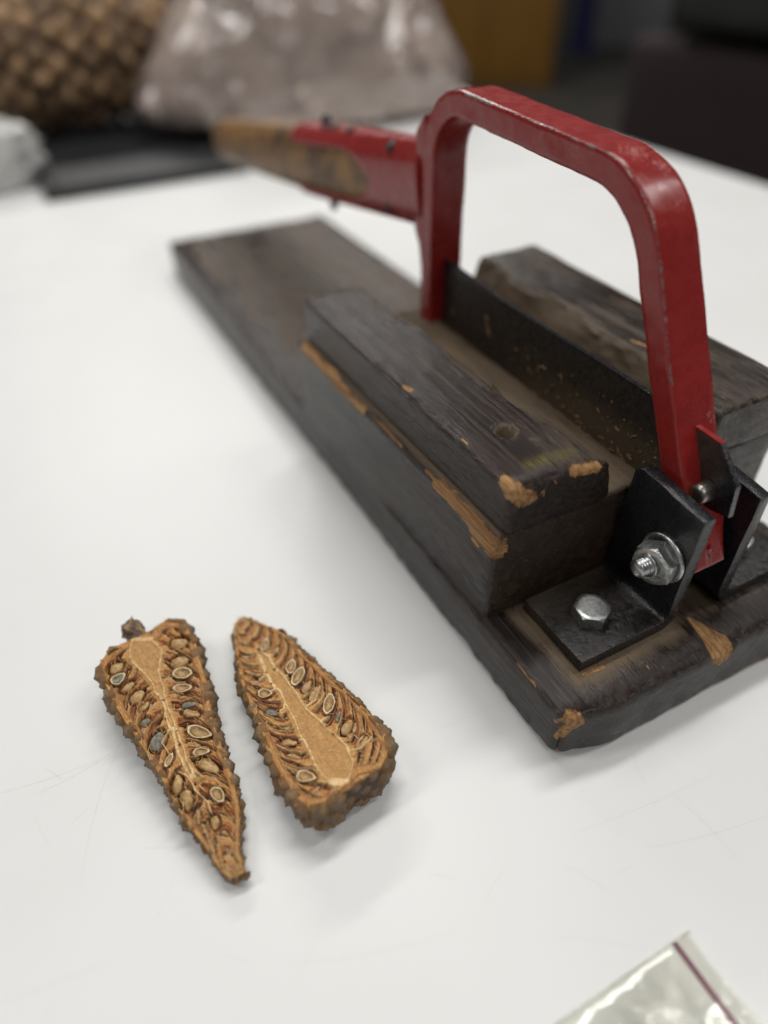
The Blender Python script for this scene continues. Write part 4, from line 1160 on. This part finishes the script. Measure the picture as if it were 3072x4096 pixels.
    def blocked(p):
        for su, sv_, la, lb, an in seeds2:
            du, dv = p[0] - su, p[1] - sv_
            if math.hypot((du * math.cos(an) + dv * math.sin(an)) / (la * 1.05), (-du * math.sin(an) + dv * math.cos(an)) / (lb * 1.08)) < 1: return True
        return False
    for sgn in (1, -1):
        sk = u0 + .25 + (0.3 if sgn > 0 else 0.1)
        while sk < u1 - 1.4:
            sk += per * rs.uniform(.38, .62)
            pts = []
            for tt in np.linspace(.14, .97, 22):
                ubase = sk; wloc = 0
                up = sk
                for it in range(3):
                    l_, h_ = np.interp(up, us, lo), np.interp(up, us, hi)
                    cmid = np.interp(up, us, (np.interp(us, cl[:, 0], cl[:, 1]) + np.interp(us, cr[:, 0], cr[:, 1])) / 2)
                    rw_ = .30 * max(.5, 1 - (up - u0) / L)
                    sw = max((h_ - rw_ - cmid) if sgn > 0 else (cmid - l_ - rw_), .05)
                    up = sk + (.25 * tt + 1.15 * tt ** 3) * min(1.2, max(.35, sw / 1.5))
                ctr = np.interp(up, cl[:, 0], cl[:, 1]), np.interp(up, cr[:, 0], cr[:, 1])
                p = (up + .06 * math.sin(9 * tt + sk * 3), cmid + sgn * sw * tt)
                inside = min(ctr) - .03 < p[1] < max(ctr) + .03 and p[0] < core_u1
                if blocked(p) or inside or p[0] > u1 - .6:
                    if len(pts) > 4: wall(pts, rs.uniform(.022, .042), rs.uniform(-.05, .025), rs.choice((M_RIB, M_RIB, M_RIBRED)))
                    pts = []
                    continue
                pts.append(p)
            if len(pts) > 4: wall(pts, rs.uniform(.022, .042), rs.uniform(-.05, .025), rs.choice((M_RIB, M_RIB, M_RIBRED)))
    # --- seeds
    for k, (ty, su, sv_, la, lb, an) in enumerate(data['seeds']):
        if ty in ('ring', 'mring'):
            o = link('seed', seed_cup_mesh(la, lb, M_SHELL, k + sd), None, root)
            o.location = (su * CM, sv_ * CM, -.01 * CM); o.rotation_euler = (rs.uniform(-.12, .12), rs.uniform(-.1, .1), an)
            ln_ = link('lining', seed_lining_mesh(la, lb, k + sd), None, o)
            if ty == 'mring':
                ln_.data.materials.clear(); ln_.data.materials.append(M_MOLD)
        else:
            o = link('seed', seed_whole_mesh(la * .97, lb * .95, M_MOLD if ty == 'mold' else M_SEED, k + sd), None, root)
            o.location = (su * CM, sv_ * CM, (-.13 - .25 * lb) * CM); o.rotation_euler = (rs.uniform(-.3, .3), rs.uniform(-.18, .18), an)
    # --- torn fibres on the cut
    Vf = []; Ff = []
    for k in range(480):
        i = rs.randrange(8, nu - 8); j = rs.randrange(6, nv - 6); p = Vt[i, j]
        if dist[i * nv + j] < .05: continue
        a = rs.uniform(0, math.pi) if rs.random() < .45 else rs.gauss(0, .35); l = rs.uniform(.05, .20) * (1.8 if rs.random() < .1 else 1); wd = rs.uniform(.004, .011)
        d_ = np.array((math.cos(a), math.sin(a))); nn = np.array((-d_[1], d_[0])) * wd; q0 = len(Vf); cv_ = rs.uniform(-.3, .3)
        for m_ in range(3):
            c_ = p[:2] + d_ * l * (m_ - 1) + np.array((-d_[1], d_[0])) * cv_ * l * (m_ - 1) ** 2; z_ = max(p[2], -.12) + .02 + .03 * m_ * rs.random()
            Vf += [(*(c_ + nn), z_), (*(c_ - nn), z_ + .004)]
            if m_: Ff.append((q0 + 2 * m_ - 2, q0 + 2 * m_ - 1, q0 + 2 * m_ + 1, q0 + 2 * m_))
    fo = mesh_obj('fibres', Vf, Ff, M_FIBRE, root); fo['kind'] = 'stuff'
    # --- resin beads
    for k in range(7):
        i = rs.randrange(len(data['coreR']) - 3) + 1; q = np.array(rs.choice((data['coreR'], data['coreL']))[min(i, len(data['coreL']) - 2)])
        Vr, Fr = lathe([(.055, -.03), (.055, 0), (.04, .035), (0, .05)], 10)
        o = mesh_obj('resin_bead', Vr, Fr, M_RESIN, root); o.location = ((q[0] + rs.uniform(-.05, .05)) * CM, (q[1] + rs.uniform(-.08, .08)) * CM, .02 * CM); o.scale = (rs.uniform(.6, 1.3), rs.uniform(.6, 1.1), 1)
    return root, (u, v, w, B)

cone_a, frame_a = build_cone(CONE1, 'left cone half with stalk stub, pointed end towards the viewer', 300, False, .80)
cone_b, frame_b = build_cone(CONE2, 'right cone half with thick pale-edged core, broad end towards the viewer', 500, True, .76)

# stalk stub on the left half
V = []; F = []; n = 22; tint = []
for i, (d_, r_) in enumerate(((0, .36), (.25, .42), (.5, .40), (.75, .44), (1.0, .46), (1.2, .40), (1.22, .2), (1.15, .02))):
    for k in range(n):
        a = 2 * math.pi * k / n
        rr = r_ * (1 + .28 * (rng.random() - .5) + (.18 if (k * 3 + i) % 4 == 0 else 0))
        V.append((-.05 - d_ * .98 + rng.uniform(-.05, .05), -.28 - d_ * .10 + rr * math.cos(a), -.38 + d_ * .08 + rr * .85 * math.sin(a)))
        tint.append(np.array((.085, .050, .032)) * rng.uniform(.6, 1.5) if rng.random() > .15 else np.array((.30, .19, .09)))
    if i:
        for k in range(n):
            k2 = (k + 1) % n
            F.append(((i - 1) * n + k, (i - 1) * n + k2, i * n + k2, i * n + k))
F.append(tuple(range(n))[::-1]); F.append(tuple(7 * n + k for k in range(n)))
stalk = mesh_obj('stalk', V, F, M_SCALE, cone_a, False, {'tint': np.array(tint)})
for k in range(16):                                # splintered bracts round the stub
    a = rng.uniform(0, 6.28); d_ = rng.uniform(.3, 1.15)
    Vb = np.array([(0, -.07, 0), (0, .07, 0), (-.04, 0, .04), (-.20, 0, .10)]); Fb = [(0, 1, 2), (0, 2, 3), (2, 1, 3), (1, 0, 3)]
    o = mesh_obj('bract', Vb * rng.uniform(.8, 1.3), Fb, M_RIB if k % 3 else M_SEED, stalk, False)
    o.location = ((-.05 - d_ * .98) * CM, (-.28 - d_ * .1 + .42 * math.cos(a)) * CM, (-.36 + d_ * .08 + .38 * math.sin(a)) * CM)
    o.rotation_euler = (a - math.pi / 2, 0, 0)

# ------------------------------------------------------------------ zip bag at the near right
M_FILM = mat_film('clear_film', (.993, .993, .972), (.76, .76, .64), .08, .04, 24, .0018)
M_ZIP = mat_plain('zip_strip', (.14, .018, .05), (.20, .03, .075), 300, .35)
zipbag = thing('zip_bag', 'empty clear zip bag with maroon closing strip lying on the table', 'plastic bag', (-6, -12, 0))
OB = np.array([-6, -12, 0.])
def film_sheet(name, z0, puff, seed, sign):
    xs = np.linspace(-15.5, .32, 130); ys = np.linspace(-19, -7.02, 96)
    X, Y = np.meshgrid(xs, ys, indexing='ij'); P = np.stack([X.ravel(), Y.ravel(), X.ravel() * 0], 1)
    e = np.minimum(np.minimum((-7.02 - P[:, 1]), (P[:, 1] + 19)), np.minimum(P[:, 0] + 15.5, np.abs(-.5 - P[:, 0])))
    env = sst(0, 2.2, e) * (P[:, 0] < -.5)
    rid = 1 - np.abs(2 * fbm(P * np.array([.55, .20, 1]) + 3, seed, 3) - 1)
    rid2 = 1 - np.abs(2 * fbm(np.stack([P[:, 0] * .9 + P[:, 1] * .5, P[:, 1] * .25 - P[:, 0] * .2, P[:, 2]], 1), seed + 4, 3) - 1)
    z = z0 + puff * env * (.25 + .75 * fbm(P * .22, seed + 9)) + puff * .75 * env * (rid ** 4 + rid2 ** 5) 
    lip = (P[:, 0] > -.5)
    z = np.where(lip, z0 + (.18 if sign > 0 else .02) * (P[:, 0] + .5) * (.6 + .8 * fbm(P * .8, seed + 2)), z)
    xw = P[:, 0] - np.where(lip, (P[:, 0] + .5) * .35 * fbm(np.stack([P[:, 1] * .6, P[:, 1] * 0, P[:, 1] * 0], 1), seed), 0)
    V = np.stack([xw, P[:, 1] + .02 * np.sin(P[:, 0] * 2), z], 1) - OB
    nx, ny = len(xs), len(ys); ar = np.arange(nx * ny).reshape(nx, ny)
    F = list(map(tuple, np.stack([ar[:-1, :-1], ar[1:, :-1], ar[1:, 1:], ar[:-1, 1:]], -1).reshape(-1, 4)))
    return mesh_obj(name, V, F, M_FILM, zipbag)
film_sheet('upper_film', .06, .55, 15, 1)
film_sheet('lower_film', .02, .0, 18, -1)
Vz, Fz, _ = grid_box((-.57, -19, .015), (-.43, -7.05, .12), .03, 1)
mesh_obj('zip_strip', Vz - OB, Fz, M_ZIP, zipbag)
Vz, Fz, _ = grid_box((-15.5, -7.07, .015), (.2, -7.0, .06), .015, 1)
mesh_obj('side_seam', Vz - OB, Fz, M_FILM, zipbag)

# ------------------------------------------------------------------ things at the back of the table
M_TRAY = mat_plain('black_plastic', (.008, .008, .010), (.016, .016, .019), 60, .5)
tray = thing('tray', 'low black plastic tray under the large cone and the corner of the bag', 'tray', (4, 110, 0))
def tbox(name, lo, hi, r=.3):
    Vb, Fb, _ = grid_box(lo, hi, r, 4); return mesh_obj(name, Vb - np.array((4, 110, 0)), Fb, M_TRAY, tray)
tbox('tray_floor', (-7.5, 88.2, .02), (16, 130, .8))
tbox('tray_wall', (-7.6, 87, .03), (16.1, 88.1, 1.5)); tbox('tray_wall', (-7.6, 130.1, .03), (16.1, 131.2, 1.5))
tbox('tray_wall', (-8.8, 87, .03), (-7.62, 131.2, 1.5)); tbox('tray_wall', (16.12, 87, .03), (17.2, 131.2, 1.5))

bag = thing('sample_bag', 'big clear plastic bag full of pale beige chips, behind the handle', 'plastic bag', (35.5, 108, 1.55))
def pillow(zmax, grow, seed, zlo=0.0):
    nz, nt = 46, 110; V = []; F = []
    for i in range(nz):
        f = i / (nz - 1); z = zlo + (zmax - zlo) * f
        cx = 33 + .6 * z * 0; hwid = np.interp(z, [0, 1.5, 4, 8, 13, 18, 24, 30], [22, 27, 28, 25.5, 22, 17.5, 14, 12]) + grow
        hth = np.interp(z, [0, 1.5, 5, 12, 18, 24, 30], [6.5, 9, 10, 8.5, 6, 3.2, 1.2]) + grow
        if f > .93 and zmax < 25: k_ = math.sqrt(max(0, 1 - ((f - .93) / .07) ** 2)) * .97 + .03; hwid *= k_; hth *= k_
        for k in range(nt):
            a = 2 * math.pi * k / nt; c, s = math.cos(a), math.sin(a)
            V.append((cx - 33 + hwid * np.sign(c) * abs(c) ** .75, hth * np.sign(s) * abs(s) ** .85, z))
    V = np.array(V)
    nn = fbm(V * .16, seed, 4) - .5; rd = 1 - np.abs(2 * fbm(V * np.array([.14, .14, .06]), seed + 3, 3) - 1)
    V[:, 1] += (nn * 3.2 - rd ** 4 * 1.6) * np.sign(V[:, 1]) * (abs(V[:, 1]) > .2); V[:, 0] += nn * 2.0
    V[:, 2] -= 1.5 * sst(-18, -14, V[:, 0]) * sst(6, 0, V[:, 2])
    for i in range(nz - 1):
        for k in range(nt):
            k2 = (k + 1) % nt; F.append((i * nt + k, i * nt + k2, (i + 1) * nt + k2, (i + 1) * nt + k))
    F.append(tuple(range(nt))[::-1]); F.append(tuple((nz - 1) * nt + k for k in range(nt)))
    return V, F
M_CHIPS = mat_plain('beige_chips', (.62, .47, .38), (.86, .71, .61), 90, .8, .8, .003)
Vb, Fb = pillow(20.5, -.5, 7); mesh_obj('chips', Vb, Fb, M_CHIPS, bag)
M_BAGFILM = mat_film('bag_film', (.97, .955, .945), (.92, .86, .83), .10, .12, 9, .02, 2.6)
Vb, Fb = pillow(29.5, .25, 7); mesh_obj('film', Vb, Fb, M_BAGFILM, bag)

big = thing('large_cone', 'big brown scaly cone lying on the tray at the back left', 'cone', (3, 122, .9))
M_BIGCORE = mat_plain('large_cone_core', (.03, .016, .009), (.06, .032, .017), 40, .8)
prof = [(0, -24), (4, -23.5), (7, -18), (8.4, -9), (8.4, 0), (7.6, 8), (5.6, 14), (2.8, 18.5), (0, 20)]
Vc, Fc = lathe(prof, 28); Vc = Vc[:, [2, 1, 0]] * np.array([1, 1, 1]); Vc[:, 2] += 9.4
mesh_obj('core', Vc, Fc, M_BIGCORE, big)
bigme = []
for k in range(4):
    r_ = random.Random(40 + k); Vs = []; Fs = []; tn = []
    for i in range(7):
        for j in range(7):
            p = -1 + i / 3; q = -1 + j / 3; a = (p + q) / 2; b = (p - q) / 2; m = max(abs(p), abs(q)); h_ = (1 - m) ** .7
            Vs.append((a * 2.2, b * 1.6, h_ * 1.3 + .35 * math.exp(-(a * a + b * b) / .05) - (.5 if m > .99 else 0)))
            g = h_; tn.append((np.array((.10, .046, .020)) * (1 - g) + np.array((.38, .24, .12)) * g) * r_.uniform(.8, 1.2) * (.65, .85, 1.05, 1.25)[k])
    for i in range(6):
        for j in range(6): Fs.append((i * 7 + j, (i + 1) * 7 + j, (i + 1) * 7 + j + 1, i * 7 + j + 1))
    me = new_mesh('scale', Vs, Fs, True, {'tint': np.array(tn)}); me.materials.append(M_SCALE); bigme.append(me)
zz = np.array([p[1] for p in prof]); rr = np.array([p[0] for p in prof]); r3 = random.Random(12); cnt = 0
xk = -23.0
row = 0
while xk < 18.5:
    R_ = np.interp(xk, zz, rr); n = max(5, int(2 * math.pi * R_ / 3.4))
    for k in range(n):
        a = 2 * math.pi * (k + .5 * (row % 2) + r3.uniform(-.12, .12)) / n
        if math.sin(a) > .75 and math.cos(a) < 0 and False: continue
        if math.cos(a) < -.35: continue            # far side of the cone, never seen
        nv = Vector((.15, -math.cos(a), math.sin(a))).normalized()
        sx = Vector((0, math.sin(a), math.cos(a))); upv = nv.cross(sx)
        o = bpy.data.objects.new('scale', r3.choice(bigme)); col.objects.link(o); o.parent = big
        o.matrix_local = Matrix.Translation(Vector((xk + r3.uniform(-.35, .35), -R_ * math.cos(a), R_ * math.sin(a) + 9.4)) * CM) @ Matrix((sx, upv, nv)).transposed().to_4x4() @ Matrix.Rotation(r3.uniform(-.35, .35), 4, 'Z') @ Matrix.Diagonal((r3.uniform(.8, 1.15), r3.uniform(.9, 1.4), r3.uniform(.6, 1.5), 1))
        cnt += 1
    xk += 2.4; row += 1

# crumpled clear wrapper beside the tray
crump = None
nu_, nv_ = 60, 44; P = []
for i in range(nu_):
    for j in range(nv_):
        a = 2 * math.pi * i / nu_; b = math.pi * j / (nv_ - 1)
        P.append((math.cos(a) * math.sin(b), math.sin(a) * math.sin(b), math.cos(b)))
P = np.array(P); nn = fbm(P * 1.7, 77, 4); rd = np.abs(2 * fbm(P * 2.6, 79, 3) - 1)
R_ = .75 + .5 * nn - .5 * rd
Vc = P * R_[:, None] * np.array([6.5, 4.0, 4.6]); Vc[:, 2] = np.maximum(Vc[:, 2] + 3.6, 0.02)
Fc = []
for i in range(nu_):
    for j in range(nv_ - 1):
        i2 = (i + 1) % nu_; Fc.append((i * nv_ + j, i * nv_ + j + 1, i2 * nv_ + j + 1, i2 * nv_ + j))
M_WRAP = mat_plain('white_plastic_wrap', (.50, .49, .47), (.66, .65, .63), 30, .25, .4, .004)
wrap = mesh_obj('plastic_wrapper', Vc, Fc, M_WRAP); wrap.location = (-13.5 * CM, 96 * CM, 0)
tag(wrap, 'crumpled whitish plastic wrapper beside the black tray', 'wrapper')

# ------------------------------------------------------------------ beyond the table
def room_box(root, name, lo, hi, mat, r=1.0):
    Vb, Fb, _ = grid_box(lo, hi, r, 60); o = mesh_obj(name, Vb, Fb, mat, root); return o
M_OCHRE = mat_plain('ochre_cabinet', (.15, .066, .005), (.20, .09, .008), 2, .5)
M_OCHRE2 = mat_plain('ochre_cabinet_door', (.16, .072, .006), (.21, .098, .009), 2, .45)
cab = thing('cabinet', 'ochre yellow cabinet standing on the floor beyond the table', 'cabinet', (330, 490, -75))
cab.rotation_euler = (0, 0, math.radians(-38))
room_box(cab, 'carcass', (-49, 0, 0), (49, 45, 150), M_OCHRE)
for x0, x1 in ((-47.5, -.8), (.8, 47.5)):
    d_ = room_box(cab, 'door', (x0, -2.2, 6), (x1, -.05, 146), M_OCHRE2, .5)
    hx_ = (x1 - 5) if x1 < 10 else x0 + 5
    room_box(d_, 'handle', (hx_ - .8, -4.6, 70), (hx_ + .8, -2.25, 84), M_STEEL, .5)
M_BLUE = mat_plain('blue_board', (.012, .022, .13), (.02, .035, .19), 3, .5)
M_PALE = mat_plain('pale_carton', (.24, .24, .245), (.32, .32, .325), 3, .6)
bl = thing('blue_panel', 'dark blue upright panel beside the pale carton', 'panel', (505, 590, -75)); bl.rotation_euler = (0, 0, math.radians(-40))
room_box(bl, 'panel', (-8, 0, 4), (8, 5, 120), M_BLUE); room_box(bl, 'panel_foot', (-14, -8, 0), (14, 14, 3.9), M_BLUE, .5)
ca = thing('carton', 'pale grey carton far behind between blue panel and dark chair', 'carton', (560, 585, -75)); ca.rotation_euler = (0, 0, math.radians(-40))
room_box(ca, 'carton_body', (-34, 0, 0), (34, 50, 70), M_PALE); room_box(ca, 'lid', (-36, -2, 70.1), (36, 52, 84), M_PALE, .8)
M_CHAIR = mat_plain('dark_chair_fabric', (.016, .0085, .0085), (.028, .016, .015), 120, .9, .4, .002)
M_CHAIRP = mat_plain('chair_plastic', (.008, .009, .008), (.014, .015, .014), 20, .5)
chair = thing('chair', 'dark upholstered chair pulled up to the right edge of the table', 'chair', (90, 90, -75))
def cbox(name, lo, hi, r, mat):
    Vb, Fb, _ = grid_box(lo, hi, r, 4); Vb = Vb.copy(); return mesh_obj(name, Vb, Fb, mat, chair)
cbox('seat', (-20, -24, 43), (24, 26, 51), 3, M_CHAIR)
cbox('backrest', (20, -34, 52), (27, 28, 82), 3, M_CHAIR)
cbox('backrest_shell', (27.2, -30, 54), (30, 20, 108), 1.3, M_CHAIRP)
cbox('headrest', (18, -34, 83.2), (27.1, 18, 112), 3, M_CHAIRP)
cbox('column', (-2, -2, 12), (4, 4, 42.9), 1, M_CHAIRP)
for k in range(5):
    a = 2 * math.pi * k / 5
    Vb, Fb, _ = grid_box((0, -2, 7), (30, 2, 11.9), 1, 6); c, s = math.cos(a), math.sin(a)
    Vb = np.stack([Vb[:, 0] * c - Vb[:, 1] * s + 1, Vb[:, 0] * s + Vb[:, 1] * c + 1, Vb[:, 2]], 1)
    lg = mesh_obj('leg', Vb, Fb, M_CHAIRP, chair)
    Vw, Fw = lathe([(0, -2), (3, -2), (3.4, 0), (3, 2), (0, 2)], 16); Vw = Vw[:, [0, 2, 1]]
    Vw = Vw + np.array((1 + 28 * c, 1 + 28 * s, 3.45)); mesh_obj('castor', Vw, Fw, M_CHAIRP, lg)
bpy.context.view_layer.update()
